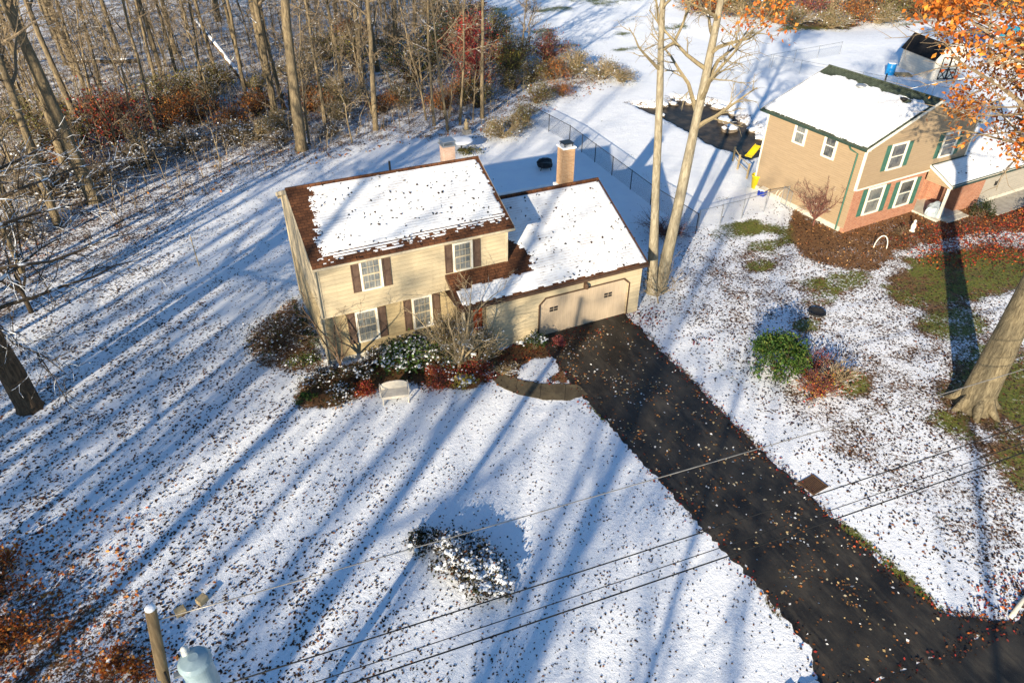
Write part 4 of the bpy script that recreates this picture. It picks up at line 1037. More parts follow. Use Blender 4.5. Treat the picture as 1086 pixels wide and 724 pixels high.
def shrub(label, loc, meshes, name='shrub', cat='shrub', group=None, rz=0, s=1.):
    t_ = thing(name, label, cat, loc, rz, group); t_.scale = (s, s, s)
    for nm, me in meshes: link(nm, me, t_)
    return t_
GREEN = [(.035,.075,.015),(.05,.10,.02),(.025,.055,.015),(.07,.12,.02)]
LGREEN = [(.06,.13,.022),(.085,.155,.028),(.045,.10,.02),(.13,.165,.035),(.03,.07,.016)]
DGREEN = [(.018,.032,.012),(.03,.045,.016),(.045,.05,.02)]
DBROWN = [(.05,.032,.02),(.075,.045,.025),(.035,.026,.017),(.06,.05,.02)]
TAN = [(.26,.18,.08),(.20,.13,.06),(.32,.22,.10),(.14,.09,.045)]
RED = [(.36,.045,.04),(.27,.03,.028),(.42,.09,.04),(.18,.035,.027)]
RUST = [(.40,.13,.03),(.30,.09,.025),(.46,.20,.04),(.18,.07,.03)]
PINK = [(.46,.15,.14),(.37,.11,.10),(.28,.08,.07)]
YELL = [(.46,.36,.045),(.36,.30,.05),(.27,.25,.05)]
OLIVE = [(.15,.15,.045),(.20,.18,.055),(.10,.11,.035),(.22,.17,.07)]
S = shrub_meshes
shrub('snow-dusted green rhododendron under the lower right front window', (3.35, -1.55, 0), S(1, 1.35, 1.0, 1.15, 1900, .15, GREEN, 22, 26, None, 420, .13, 26))
for i, (x, y, rx, h, lb) in enumerate(((-.75, -1.2, .75, .75, 'dark brown twiggy shrub at the left end of the front bed by the house corner'), (.75, -1.7, .8, .8, 'dark twiggy shrub left of the snowy rhododendron under the lower left window'),
        (1.75, -1.05, .6, .8, 'dark twiggy shrub touching the wall between the two lower windows'), (-.2, -2.35, .75, .5, 'low dark brown snow-flecked shrub at the front edge of the bed'))):
    shrub(lb, (x, y, 0), S(10+i, rx, rx*.85, h, 1000, .085, DBROWN+DGREEN[:2], 14, 34, m_twig, 90, .1, 5))
shrub('small low green shrub at the left tip of the front bed', (-1.5, -2.1, 0), S(15, .4, .35, .35, 380, .09, LGREEN, 8, 8))
for i, (x, y, lb) in enumerate(((.9, -2.55, 'small rusty red shrub at the front edge of the bed left of the white bench'), (4.0, -3.35, 'red barberry shrub right of the white bench'), (5.75, -3.5, 'red barberry shrub at the right end of the front bed by the walk'))):
    shrub(lb, (x, y, 0), S(20+i, .8 if i else .5, .65 if i else .45, .7 if i else .4, 1200, .075, RED+RUST[:2], 14, 34, m_twig_red, 30 if i else 10, .09))
shrub('pale yellow snow-topped grass clump between the two red barberries', (4.95, -4.05, 0), S(24, .5, .45, .5, 500, .13, YELL+TAN, 10, 14, m_twig_tan, 70, .13, 10))
shrub('grey green tangle of arching bare shrub beside the porch', (6.1, -2.9, 0), S(25, 1.25, .85, 1.75, 900, .07, OLIVE, 24, 230, m_twig_tan, 200, .085, 5, tw=.02))
shrub('upright grey leafless thicket against the front wall left of the porch post', (5.0, -1.5, 0), S(65, .95, .6, 1.9, 500, .07, OLIVE, 20, 170, m_twig_tan, 120, .08, 3, tw=.018))
shrub('low grey green snow-flecked shrub in front of the tan multi-stemmed tree', (4.6, -2.3, 0), S(26, 1.0, .8, 1.0, 1200, .10, GREEN+OLIVE, 16, 60, m_twig_tan, 150, .11, 8))
shrub('arching bare pale shrub lying over the front walk', (6.9, -3.85, 0), S(27, .8, .55, .45, 120, .07, TAN, 12, 50, m_twig_tan, 20, .07))
shrub('dark green snow-capped shrub at the left foot of the garage door', (9.0, -2.75, 0), S(28, .62, .5, .7, 900, .085, DGREEN+GREEN, 12, 14, None, 70, .12, 8))
shrub('little pink red shrub on the driveway corner by the garage door', (10.15, -3.0, 0), S(29, .33, .3, .4, 380, .08, PINK+RED[:1], 8, 14, m_twig_red))
shrub('large brown straggly shrub beside the left gable wall', (-1.9, 2.6, 0), S(30, 1.5, 1.7, .9, 1700, .085, DBROWN+OLIVE[:1], 26, 80, m_twig, 160, .1))
shrub('green low shrub at the left gable corner', (-1.15, .35, 0), S(31, .8, .6, .5, 700, .09, GREEN+OLIVE, 12, 16, None, 50, .1))
shrub('climbing green shrub along the foot of the left gable wall', (-.35, 3.4, 0), S(32, .3, 2.6, .5, 700, .09, DGREEN+GREEN, 18, 20))
shrub('smaller snow-covered shrub of the pair on the front lawn', (.5, -11.35, 0), S(33, .62, .5, .5, 1500, .09, DBROWN+DGREEN, 12, 22, None, 110, .12, 16))
shrub('larger snow-covered dark shrub with rusty front edge on the front lawn', (1.5, -12.95, 0), S(34, .95, 1.6, .66, 4600, .10, DGREEN+DBROWN+RUST[3:]+DBROWN, 32, 34, None, 620, .13, 130, sig=.15), rz=R(20))
shrub('round bright green evergreen bush in the snowy right yard', (18.25, -8.75, 0), S(35, 1.32, 1.25, 1.6, 5600, .12, LGREEN, 44, 26, sig=.14))
shrub('red and yellow twiggy shrub in front of the round green bush', (18.6, -10.9, 0), S(36, 1.25, 1.0, .85, 900, .075, RED+YELL[:2]+RUST, 26, 90, m_twig_red, sig=.13))
shrub('tan leafless shrub right of the red and yellow shrub', (20.0, -10.6, 0), S(37, 1.0, .9, .95, 420, .07, TAN+PINK, 16, 90, m_twig_tan))
shrub('pinkish thin shrub right behind the round green bush', (20.0, -9.3, 0), S(38, .85, .8, .75, 420, .075, PINK+RED, 14, 60, m_twig_red))
shrub('purplish bare brush along the dark chain-link fence', (21.3, 4.6, 0), S(39, 1.4, 2.2, .9, 700, .06, [(.16,.09,.09),(.22,.13,.12)], 22, 110, m_twig_red))
shrub('dark shrub by the grey wing of the tan house', (41.2, -1.9, 0), S(40, .6, .6, .9, 900, .1, DGREEN, 10, 12))
shrub('rust red low shrub before the grey wing of the tan house', (44.5, -3.6, 0), S(44, 1.5, .9, .8, 1500, .11, RED+RUST, 18, 40, m_twig_red))
shrub('small dry shrub in the mulch bed left of the white statue', (34.4, -1.6, 0), S(45, .5, .4, .5, 160, .07, TAN+DBROWN, 8, 30))
for i, (x, y, s_, lb) in enumerate(((-12.5, -6.9, 1.0, 'low orange leaved shrub at the left border of the lawn, highest of three'), (-12.2, -9.6, 1.15, 'low orange leaved shrub in the lower left corner, widest of three'), (-8.7, -11.9, .8, 'low orange leaved shrub beside the utility pole'))):
    shrub(lb, (x, y, 0), S(90+i, 1.1*s_, .95*s_, .6*s_, int(1300*s_), .11, [(.5,.15,.03),(.4,.1,.025),(.55,.24,.05),(.26,.08,.025)], 20, 50, m_twig, 40, .1))
# woodland brush: prototypes, then copies
bp = {
 'tan': S(50, 2.2, 1.9, 1.7, 1300, .13, TAN+OLIVE, 24, 110, m_twig_tan, 60, .16, tw=.022),
 'red': S(51, 2.4, 2.2, 2.6, 1700, .15, RED+RUST[:1]+DBROWN[:1], 26, 80, m_twig, tw=.022),
 'rust': S(52, 2.1, 1.9, 1.9, 1700, .15, RUST+TAN[:1], 24, 80, m_twig, tw=.02),
 'olive': S(53, 2.2, 2.0, 2.0, 1700, .14, OLIVE+DGREEN[2:], 26, 90, m_twig, 50, .16, tw=.02),
 'yellow': S(54, 1.8, 1.7, 2.6, 1000, .15, YELL+OLIVE, 20, 60, m_twig, tw=.02),
 'dark': S(55, 2.6, 2.2, 2.5, 2300, .14, DGREEN+OLIVE[:1], 28, 80, m_twig, 60, .16, tw=.02),
 'grey': S(56, 2.4, 2.1, 1.5, 160, .1, DBROWN, 26, 190, m_twig_wood, 300, .15, tw=.02),
 'pink': S(57, 2.2, 2.0, 2.2, 1500, .14, PINK+RED[:1]+TAN, 24, 90, m_twig_red, tw=.02),
}
generic = {'tan': 'tan dry brush clump in the snowy woods edge', 'rust': 'rusty orange leaved brush clump in the woods edge', 'olive': 'olive green brown brush clump in the snowy woods',
           'dark': 'dark green dense brush clump at the back of the woods', 'grey': 'leafless grey brush clump dusted with snow along the woods edge', 'red': 'red leaved brush clump farther back in the woods', 'pink': 'pinkish red brush clump at the woods edge', 'yellow': 'yellow leaved brush clump in the woods'}
BR = [('rust', -4.6, 35.6, 1., None), ('yellow', -2.4, 44, .8, None), ('rust', 2.5, 36.5, .9, None), ('tan', -6, 31.5, .8, None), ('rust', -11.5, 30, .8, None), ('yellow', 3.6, 41, .7, None), ('rust', 7, 36, .9, None), ('tan', 10, 37, 1.1, None), ('rust', -8, 39, 1., None), ('tan', -1, 41.5, 1., None), ('rust', 20, 33.5, .8, None), ('yellow', 26.5, 38, .8, None), ('red', -8.4, 34.4, 1.3, 'large deep red bush at the left of the woods edge'), ('rust', -2.4, 36.8, 1.15, 'bright orange bush right of the deep red bush'), ('rust', .4, 33.6, .8, None),
 ('olive', -4.6, 42.5, 1.1, 'yellow green bush behind the orange bush'), ('olive', 0, 46, 1., None), ('tan', 4.0, 32.2, .8, None), ('tan', 1.6, 30.6, .8, None), ('grey', 0, 31, .9, None), ('grey', -3.5, 30.5, 1., None), ('grey', -6.8, 28.6, 1., None),
 ('grey', -9.8, 26, 1., None), ('grey', -12.5, 25.5, 1.1, None), ('grey', 3, 28.9, .6, None), ('grey', -14, 31, 1.2, None), ('olive', -11.5, 33, 1.2, None), ('grey', 7, 29.2, .6, None), ('tan', 8.5, 33, .8, None), ('rust', 12.6, 33.4, .7, None), ('tan', 14.9, 34.6, .9, None),
 ('yellow', 13.6, 46.5, 1.2, 'tall yellow leaved bush between bare trunks above the cream roof'), ('dark', 17.5, 40.8, 1.2, None), ('red', 24.2, 41.5, 1.5, 'tall bright red bush near the back field'), ('red', 22, 36, .9, None),
 ('rust', 17.4, 31.5, .8, None), ('olive', 20.6, 31.2, .9, None), ('olive', 28.6, 40.8, 1.2, None), ('pink', 32.7, 41.8, 1.15, 'pinkish red bush standing at the edge of the back field'), ('yellow', 27.5, 39.5, .9, None), ('olive', 25.5, 34.5, .7, None), ('rust', 30.5, 36, .8, None), ('olive', 28, 36, .8, None), ('tan', 33.2, 37, 1.1, 'tall tan grassy brush beside the pinkish bush'),
 ('tan', 34.8, 34.2, .9, None), ('tan', 36, 32.6, .7, 'tan brush at the point where the woods meet the back yard'), ('tan', 19.3, 23.4, .75, 'tan brush heap right of the round snowy table'), ('tan', 21.3, 24.8, .55, None), ('olive', 22.6, 26, .6, None), ('olive', 25.6, 30.2, .7, None), ('rust', 28.6, 31, .5, None),
 ('olive', 31, 52, 1.3, None), ('tan', 29, 58, 1.4, None), ('olive', 26, 50, 1.3, None), ('dark', 22, 47, 1.3, None), ('tan', 19, 53, 1.2, None), ('olive', 12, 52, 1.2, None), ('tan', 8, 46, 1.1, None), ('grey', 8, 39, 1., None), ('tan', 30, 67, 1.5, None), ('red', 33, 62, 1.1, None), ('tan', -11, 41, 1.2, None), ('olive', -14, 38, 1.2, None), ('grey', -13.8, 20, .8, None), ('rust', 16, 58, 1.1, None),
 # far edge behind the neighbours
 ('rust', 63, 54, 1.5, None), ('tan', 66, 51, 1.4, None), ('olive', 68, 48, 1.3, None), ('tan', 69, 44.5, 1.2, None), ('tan', 73.5, 43, 1.2, None), ('rust', 78, 44, 1.3, None), ('tan', 81, 42.5, 1.2, None), ('olive', 85, 43.5, 1.3, None), ('rust', 88.5, 42, 1.4, None), ('pink', 76, 50, 1.4, None), ('tan', 81, 51, 1.5, None), ('rust', 86, 50, 1.5, None),
 ('tan', 92, 46, 1.5, None), ('rust', 97, 43, 1.5, None), ('dark', 103, 41, 1.5, None), ('tan', 70, 57, 1.5, None), ('olive', 75, 57, 1.6, None), ('rust', 101, 48, 1.7, None), ('tan', 108, 40, 1.6, None), ('olive', 95, 52, 1.7, None)]
for i, (k, x, y, s, lb) in enumerate(BR):
    far = x > 55
    zz = float(ground_z(np.array([x]), np.array([y]))[0])
    l_ = lb or (generic[k].replace('in the snowy woods edge', 'beyond the far yard').replace('in the woods edge', 'beyond the far yard').replace('in the snowy woods', 'beyond the far yard').replace('at the back of the woods', 'beyond the far yard').replace('at the woods edge', 'beyond the far yard') if far else generic[k])
    shrub(l_, (x, y, zz), bp[k], 'brush_clump', 'bush', None if lb else ('brush beyond the far yard' if far else 'brush in the woods'), rnd.random()*6.28, s)
# thin undergrowth nobody could count
r_ = random.Random(3); B = MB(); n = 0
while n < 4300:
    x = r_.uniform(-24, 37); y = r_.uniform(20, 80)
    if sdf(WOODS, np.array([x]), np.array([y]))[0] > -.8: continue
    if x > 20 and y < 46 and r_.random() < .7: continue
    n += 1; h_ = r_.uniform(.5, 2.2)*(1.6 if r_.random() < .12 else 1); z0 = float(ground_z(np.array([x]), np.array([y]))[0]); az_ = r_.random()*6.28; ln = r_.uniform(.05, .5)*h_
    p0 = Vector((x, y, z0-.05)); p1 = p0+Vector((math.cos(az_)*ln*.4, math.sin(az_)*ln*.4, h_*.55)); p2 = p0+Vector((math.cos(az_)*ln, math.sin(az_)*ln, h_))
    w_ = .011+.006*h_; mi = r_.choice((0, 1, 1, 1, 2)); B.tube([p0, p1, p2], [w_, w_*.7, w_*.25], 3, mi, False)
    for k in range(3):
        a2 = r_.random()*6.28; q = p0.lerp(p2, r_.uniform(.35, .95)); B.tube([q, q+Vector((math.cos(a2)*h_*.25, math.sin(a2)*h_*.25, h_*.2*r_.random()))], [w_*.5, w_*.2], 3, mi, False)
tag(B.build('woodland_undergrowth', [m_twig_wood, m_twig_tan, m_twig_dark]), kind='stuff')
P = scatter(26000, (-24, 38, 16, 70), lambda x, y: (sdf(WOODS, x, y) < .6)*np.clip((fbm(x*.45, y*.45)-.38)*4, .05, 1)*sstep(75, 30, y), 77)
V, F, C = leaf_quads(np.c_[P, ground_z(P[:, 0], P[:, 1])+.04], np.full(len(P), .19), np.r_[BROWN*2, BROWN*3.5, RUST, TAN], 71, .6)
tag(link('woodland_leaf_litter', np_mesh('woodland_leaf_litter', V, F, m_leaf_dry, C)), kind='stuff')
# fallen logs and the leaning dead trunk
def log(label, a, b_, r0, r1, name='fallen_log', cat='log'):
    B = MB(); a, b_ = Vector(a), Vector(b_); m = [a.lerp(b_, k/6)+Vector((rnd.gauss(0, .06), rnd.gauss(0, .06), rnd.gauss(0, .04))) for k in range(7)]
    B.tube([p-a for p in m], [r0+(r1-r0)*k/6 for k in range(7)], 9)
    for k in range(3):
        p = m[2+k]-a; B.tube([p, p+Vector((rnd.uniform(-.6, .6), rnd.uniform(-.6, .6), rnd.uniform(.2, .7)))], [.05, .02], 5)
    o = B.build(name, m_log, None, a, smooth=True); tag(o, label, cat); return o
log('leaning dead trunk white with snow in the woods', (3.2, 45.2, -.1), (.2, 53, 4.6), .32, .16, 'dead_trunk', 'dead tree')
log('long brown fallen log across the upper left woods', (-6, 58.5, .2), (-11.5, 60, .35), .3, .2)
log('snowy fallen log beside the foot of the leaning dead trunk', (2.2, 41.5, .12), (4.6, 46.8, .2), .26, .16)
log('short fallen log among snowy brush right of the leaning dead trunk', (3.2, 38.6, .1), (5.6, 40.8, .3), .2, .12)
log('fallen branch log at the far left woods edge', (-13, 24.3, .15), (-8.8, 25.4, .25), .16, .08)
log('thin fallen log near the red bush', (-11, 37.5, .15), (-6.5, 39.5, .2), .16, .1)

# ------------------------------------------------------------------ furniture and small things
# garden bench on the lawn
be = thing('garden_bench', 'small cream white garden bench standing in the snow before the flower bed', 'bench', (1.95, -3.62, 0), R(-12))
b = MB(); b.prism([(-.58, -.26, .40), (.58, -.26, .40), (.58, .22, .43), (-.58, .22, .43)], (0, 0, .05)); b.build('seat', m_bench, be, bevel=.01)
b = MB(); prof = []
for k in range(9):
    x = -.56+1.12*k/8; prof.append((x, .47+.36*(1-(abs(x)/.56)**3*.35)))
b.prism([(-.56, .24, .46), (.56, .24, .46)]+[(x, .24+.16*(z-.46), z) for x, z in prof[::-1]], (0, .035, 0)); b.build('backrest', m_bench, be)
for s in (-1, 1):
    b = MB(); b.tube([(s*.58, -.25, .45), (s*.60, -.22, .66), (s*.61, .05, .68), (s*.58, .28, .80)], .022, 6); b.tube([(s*.59, -.1, .45), (s*.6, -.05, .67)], .014, 5); b.build('armrest', m_bench, be, smooth=True)
    for y in (-.22, .22):
        b = MB(); b.box(s*.53-.028, s*.53+.028, y-.028, y+.028, 0, .40); b.build('leg', m_bench, be)
b = MB(); b.box(-.53, .53, -.262, -.242, .33, .40); b.build('apron', m_bench, be)
# round snowy table and statue, fire pit
tb = thing('round_table', 'round patio table with a thick white snow top behind the cream house', 'table', (15.3, 22.2, 0))
b = MB(); b.lathe([(.9, 0), (.92, .02), (.92, .05), (.9, .06)], 28, (0, 0, .68)); b.build('tabletop', m_galv, tb)
b = MB(); b.lathe([(.9, 0), (.88, .06), (.7, .10), (.3, .11), (.05, .11)], 28, (0, 0, .745)); b.build('snow_cover', m_snow, tb, smooth=True)
b = MB(); b.lathe([(.35, 0), (.3, .05), (.06, .1), (.06, .66), (.3, .679)], 14); b.build('pedestal', m_black, tb)
shrub('low dark plants under the round snowy table', (15.6, 21.3, 0), S(60, 1.1, .6, .35, 500, .12, OLIVE+DGREEN, 12, 14))
sv = thing('garden_statue', 'small pale garden statue among saplings behind the round snowy table', 'statue', (17.0, 25.4, 0))
b = MB(); b.box(-.3, .3, -.3, .3, 0, .35); b.build('plinth', m_concrete, sv)
b = MB(); b.lathe([(.24, 0), (.28, .1), (.2, .45), (.24, .75), (.19, .95), (.08, 1.02), (.13, 1.12), (.14, 1.22), (.1, 1.32), (.02, 1.36)], 14, (0, 0, .351)); b.v = [(x*.75, y*.75, .351+(z-.351)*.62) for x, y, z in b.v]; b.build('figure', m_lumber, sv, smooth=True)
fp = thing('fire_pit', 'black fire pit under a rumpled cover in the shaded back yard snow', 'fire pit', (19.4, 16.4, 0))
b = MB(); b.lathe([(.36, .2), (.52, .26), (.56, .5), (.5, .58), (.3, .66), (.05, .68)], 14); b.v = [(x*(1+.14*math.sin(5*math.atan2(y, x))), y, z+.08*math.sin(3*x+7*y)) for x, y, z in b.v]; b.build('cover', m_black, fp)
for k in range(4):
    b = MB(); a = k*PI/2+.5; b.tube([(math.cos(a)*.42, math.sin(a)*.42, .3), (math.cos(a)*.52, math.sin(a)*.52, 0)], .03, 6); b.build('leg', m_black, fp)
st_ = thing('garden_stake', 'thin upright wooden stake on the left lawn', 'stake', (-4.5, 11.94, 0))
b = MB(); b.tube([(0, 0, -.05), (-.03, .02, 1.9)], [.035, .025], 6); b.build('shaft', m_lumber, st_)
b = MB(); b.tube([(0, 0, 0), (-.03, .02, .05)], .028, 6); b.v = [(x-.03, y+.02, z+1.88) for x, y, z in b.v]; b.build('snow_cap', m_snow, st_)
r = np.random.RandomState(77); pp_ = np.c_[r.uniform(7.9, 9.3, 46), r.uniform(-21.5, -20.75, 46), r.uniform(.0, .12, 46)]
V, F = blobs(pp_, .17, 78, .6); tag(link('snow_pile', np_mesh('snow_pile', V, F, m_snow, None, True)), 'lumpy pile of cleared snow where the driveway meets the road', 'snow pile')
# drain grate, sunken cover
dg = thing('drain_grate', 'square rusty drain grate set in the snow beside the driveway', 'drain', (14.68, -14.8, 0), R(6))
b = MB(); b.box(-.42, .42, -.36, -.30, 0, .03); b.box(-.42, .42, .30, .36, 0, .03); b.box(-.42, -.36, -.299, .299, 0, .03); b.box(.36, .42, -.299, .299, 0, .03); b.build('frame', m_soil, dg)
b = MB(); b.box(-.36, .36, -.30, .30, -.004, .008)
for k in range(9): b.box(-.33+k*.075, -.30+k*.075, -.298, .298, .0081, .024)
b.build('grille', m_fascia, dg)
pt = thing('garden_ring', 'dark round open ring lying in the right yard snow', 'planter', (23.35, -6.06, 0))
b = MB(); N = 18
b.lathe([(.30, 0), (.34, .0), (.44, .1), (.42, .14), (.36, .14), (.30, .05)], N); b.build('rim', m_black, pt, smooth=True)
b = MB(); b.lathe([(.3, .0), (.29, .03), (.0, .03)], N); b.build('soil', m_soil, pt)
# bins etc. beside the tan house
yb = thing('yellow_bin', 'bright yellow plastic bin at the back corner of the tan house', 'bin', (31.0, 7.55, 0))
b = MB(); b.lathe([(.26, 0), (.36, .86), (.40, .87), (.40, .93), (.35, .93), (.3, .6), (.05, .58)], 18); b.build('bin_body', m_yellow, yb, smooth=True)
cl = thing('cooler', 'blue picnic cooler with white lid by the yellow bin', 'cooler', (30.75, 6.45, 0), R(20))
b = MB(); b.box(-.4, .4, -.24, .24, 0, .36); b.build('cooler_body', m_dblue, cl, bevel=.03)
b = MB(); b.box(-.41, .41, -.25, .25, .361, .47); b.build('lid', m_plastic, cl, bevel=.03)
b = MB(); b.tube([(-.43, 0, .3), (-.46, 0, .42), (-.43, .02, .5)], .015, 5); b.build('handle', m_plastic, cl)
hr = thing('hose_reel', 'pale round hose reel by the foundation of the tan house', 'hose reel', (31.05, 5.2, 0), R(3))
b = MB()
for k in range(24):
    a0, a1 = k*2*PI/24, (k+1)*2*PI/24
    for dy in (-.12, .12): b.tube([(math.cos(a0)*.36, dy, .42+math.sin(a0)*.36), (math.cos(a1)*.36, dy, .42+math.sin(a1)*.36)], .018, 5, 0, False)
b.tube([(0, -.14, .42), (0, .14, .42)], .06, 8); b.build('reel', m_plastic, hr)
b = MB(); b.tube([(-.25, -.14, 0), (0, -.14, .42), (.25, -.14, 0)], .02, 5); b.tube([(-.25, .14, 0), (0, .14, .42), (.25, .14, 0)], .02, 5); b.build('stand', m_galv, hr)
ys = thing('yellow_slide', 'yellow plastic slide lying by the creek behind the tan house', 'slide', (35.7, 12.8, 0), R(206)); ys.scale = (.8, .8, .6)
b = MB(); pr_ = [(0, 0, .75), (.5, 0, .62), (1.1, 0, .36), (1.7, 0, .14), (2.1, 0, .10)]
for i in range(4):
    (xa, _, za), (xb, _, zb) = pr_[i], pr_[i+1]
    b.prism([(xa, -.28, za), (xb, -.28, zb), (xb, -.28, zb+.03), (xa, -.28, za+.03)], (0, .56, 0))
    for yy in (-.32, .281): b.prism([(xa, yy, za), (xb, yy, zb), (xb, yy, zb+.16), (xa, yy, za+.16)], (0, .038, 0))
b.build('chute', m_yellow, ys)
b = MB()
for yy in (-.3, .3): b.tube([(-.05, yy, .0), (0, yy, .9)], .03, 6)
for z_ in (.25, .5): b.tube([(-.03, -.3, z_), (-.03, .3, z_)], .022, 6)
b.build('ladder', m_lumber, ys)
# low timber fence end behind the tan house corner
tf = thing('timber_rail', 'weathered timber rail at the back corner of the tan house', 'fence', (31.5, 9.0, 0))
for p in ((0, 0), (.5, 1.6), (1.2, 3.0)):
    b = MB(); b.box(p[0]-.05, p[0]+.05, p[1]-.05, p[1]+.05, -.1, 1.1); b.build('post', m_lumber, tf)
b = MB(); b.tube([(.06, 0, .9), (.56, 1.6, .9), (1.26, 3.0, .9)], .04, 4); b.tube([(.06, 0, .45), (.56, 1.6, .45), (1.26, 3.0, .45)], .04, 4); b.build('rail', m_lumber, tf)
# neighbour's porch things, statue, hoop
pc = thing('covered_grill', 'lumpy thing under a grey blue cover on the porch of the tan house', 'covered grill', (38.35, -.62, .12))
b = MB(); b.lathe([(.62, 0), (.66, .1), (.62, .45), (.5, .68), (.28, .8), (.03, .82)], 16)
b.v = [(x*(.95+.16*math.sin(3*math.atan2(y, x))+.10*math.sin(8*math.atan2(y, x)+z*8)), y*(.7+.08*math.sin(7*math.atan2(y, x))), z*(.9+.12*math.sin(5*x+3*y))) for x, y, z in b.v]; b.build('cover', m_tarpgrey, pc)
gn = thing('white_statuette', 'small white statuette in the mulch before the brick wall', 'statue', (35.4, -1.55, 0)); gn.scale = (.8, .8, .8)
b = MB(); b.lathe([(.2, 0), (.22, .06), (.13, .16), (.19, .4), (.15, .62), (.07, .7), (.11, .8), (.1, .9), (.02, .97)], 12); b.build('figure', m_plastic, gn, smooth=True)
hp = thing('plant_hoop', 'bent pale wire hoop in the mulch bed of the tan house', 'hoop', (31.9, -2.3, 0), R(-35))
b = MB(); b.tube([(math.cos(k*PI/10)*.36, 0, math.sin(k*PI/10)*.8) for k in range(11)], .03, 6, 0, False); b.build('hoop', m_plastic, hp)
# shed
sh = thing('garden_shed', 'cream barn shed with a black and snowy gambrel roof', 'shed', (63.6, 20.5, 0), 0)
dv_ = Vector((66.2-63.6, 19.85-20.5)); sh.rotation_euler = (0, 0, math.atan2(dv_.y, dv_.x))
sw, sd, swh = 3.3, 4.9, 2.1
b = MB(); b.prism([(0, 0, 0), (sw, 0, 0), (sw, 0, swh), (sw-.75, 0, 3.25), (sw/2, 0, 3.75), (.75, 0, 3.25), (0, 0, swh)], (0, sd, 0)); b.build('wall', m_shed, sh)
b = MB()
def sroof(p, q): b.prism([(p[0], -.15, p[1]), (q[0], -.15, q[1]), (q[0], -.15, q[1]+.07), (p[0], -.15, p[1]+.07)], (0, sd+.3, 0))
sroof((-.2, swh-.2), (.75, 3.26)); sroof((.751, 3.262), (sw/2, 3.76)); sroof((sw/2+.001, 3.76), (sw-.751, 3.262)); sroof((sw-.75, 3.26), (sw+.2, swh-.2)); sr = b.build('roof', m_blackroof, sh)
b = MB()
def ssn(p, q): b.prism([(p[0], -.1, p[1]+.075), (q[0], -.1, q[1]+.075), (q[0], -.1, q[1]+.16), (p[0], -.1, p[1]+.16)], (0, sd+.2, 0))
ssn((.8, 3.28), (sw/2, 3.76)); ssn((sw/2+.001, 3.76), (sw-.8, 3.28)); ssn((sw-.72, 3.2), (sw+.15, swh-.1)); b.build('snow_cover', m_snow, sr)
for x0 in (.72, 1.66):
    b = MB(); b.box(x0, x0+.92, -.04, -.001, .12, 2.2); d_ = b.build('door', m_plastic, sh)
    b = MB(); x1 = x0+.92
    for a in ((x0, x0+.09, .12, 2.2), (x1-.09, x1, .12, 2.2)): b.box(a[0], a[1], -.07, -.041, a[2], a[3])
    for z_ in (.12, 1.0, 2.11): b.box(x0+.09, x1-.09, -.07, -.041, z_, z_+.09)
    b.prism([(x0+.09, -.065, .21), (x0+.2, -.065, .21), (x1-.09, -.065, 1.0), (x1-.2, -.065, 1.0)], (0, .022, 0)); b.prism([(x1-.09, -.066, .21), (x1-.2, -.066, .21), (x0+.09, -.066, 1.0), (x0+.2, -.066, 1.0)], (0, .022, 0))
    b.build('door_brace', m_black, d_)
bl = thing('blue_barrel', 'bright blue plastic barrel beside the cream barn shed', 'barrel', (61.8, 23.7, 0)); bl.scale = (.78, .78, .82)
b = MB(); b.lathe([(.5, 0), (.56, .06), (.56, .4), (.58, .43), (.56, .46), (.56, .85), (.58, .88), (.56, .91), (.56, 1.3), (.5, 1.36)], 20); b.build('drum', m_blue, bl, smooth=True)
b = MB(); b.lathe([(.5, 0), (.47, .05), (.3, .07), (.02, .07)], 20, (0, 0, 1.361)); b.build('snow_cap', m_snow, bl, smooth=True)
pb = thing('wooden_pallet', 'weathered board pallet lying between the blue barrel and the barn shed', 'pallet', (62.7, 22.9, 0), R(-30))
b = MB()
for k in range(5): b.box(-.8, .8, -.6+k*.25, -.42+k*.25, .16, .2)
b.build('deck_boards', m_lumber, pb)
b = MB()
for x0 in (-.75, -.05, .65): b.box(x0, x0+.1, -.6, .58, 0, .159)
b.build('stringers', m_wood, pb)
# covered pool, tarps behind the oak leaves
pl = thing('covered_pool', 'long above ground pool with a snowy grey cover at the upper right', 'pool', (78.5, 19.8, 0), R(-30))
b = MB(); b.lathe([(3.9, 0), (3.9, 1.15), (3.98, 1.17), (3.98, 1.22)], 32); b.v = [(x*1.25, y*.62, z) for x, y, z in b.v]; b.build('pool_wall', m_gsiding, pl, smooth=False)
b = MB(); b.lathe([(3.95, 1.221), (3.8, 1.27), (2.5, 1.2), (.05, 1.18)], 32); b.v = [(x*1.25, y*.62, z) for x, y, z in b.v]; b.build('cover', m_snow, pl, smooth=True)
for nm, lb, m_, loc, s in (('covered_mound', 'navy blue tarpaulin mound beyond the shed among orange leaves', m_navy, (81.2, 29.4, 0), 1.35), ('covered_mound', 'teal tarpaulin mound beyond the covered pool', m_teal, (86.5, 28.6, 0), 1.3)):
    o = thing(nm, lb, 'tarpaulin', loc)
    b = MB(); b.lathe([(1, 0), (1.02, .2), (.9, .75), (.6, 1.05), (.1, 1.12)], 18); b.v = [(x*s*(1+.1*math.sin(4*math.atan2(y, x))), y*s, z*s*(1+.06*math.sin(5*x))) for x, y, z in b.v]; b.build('sheet', m_, o, smooth=True)
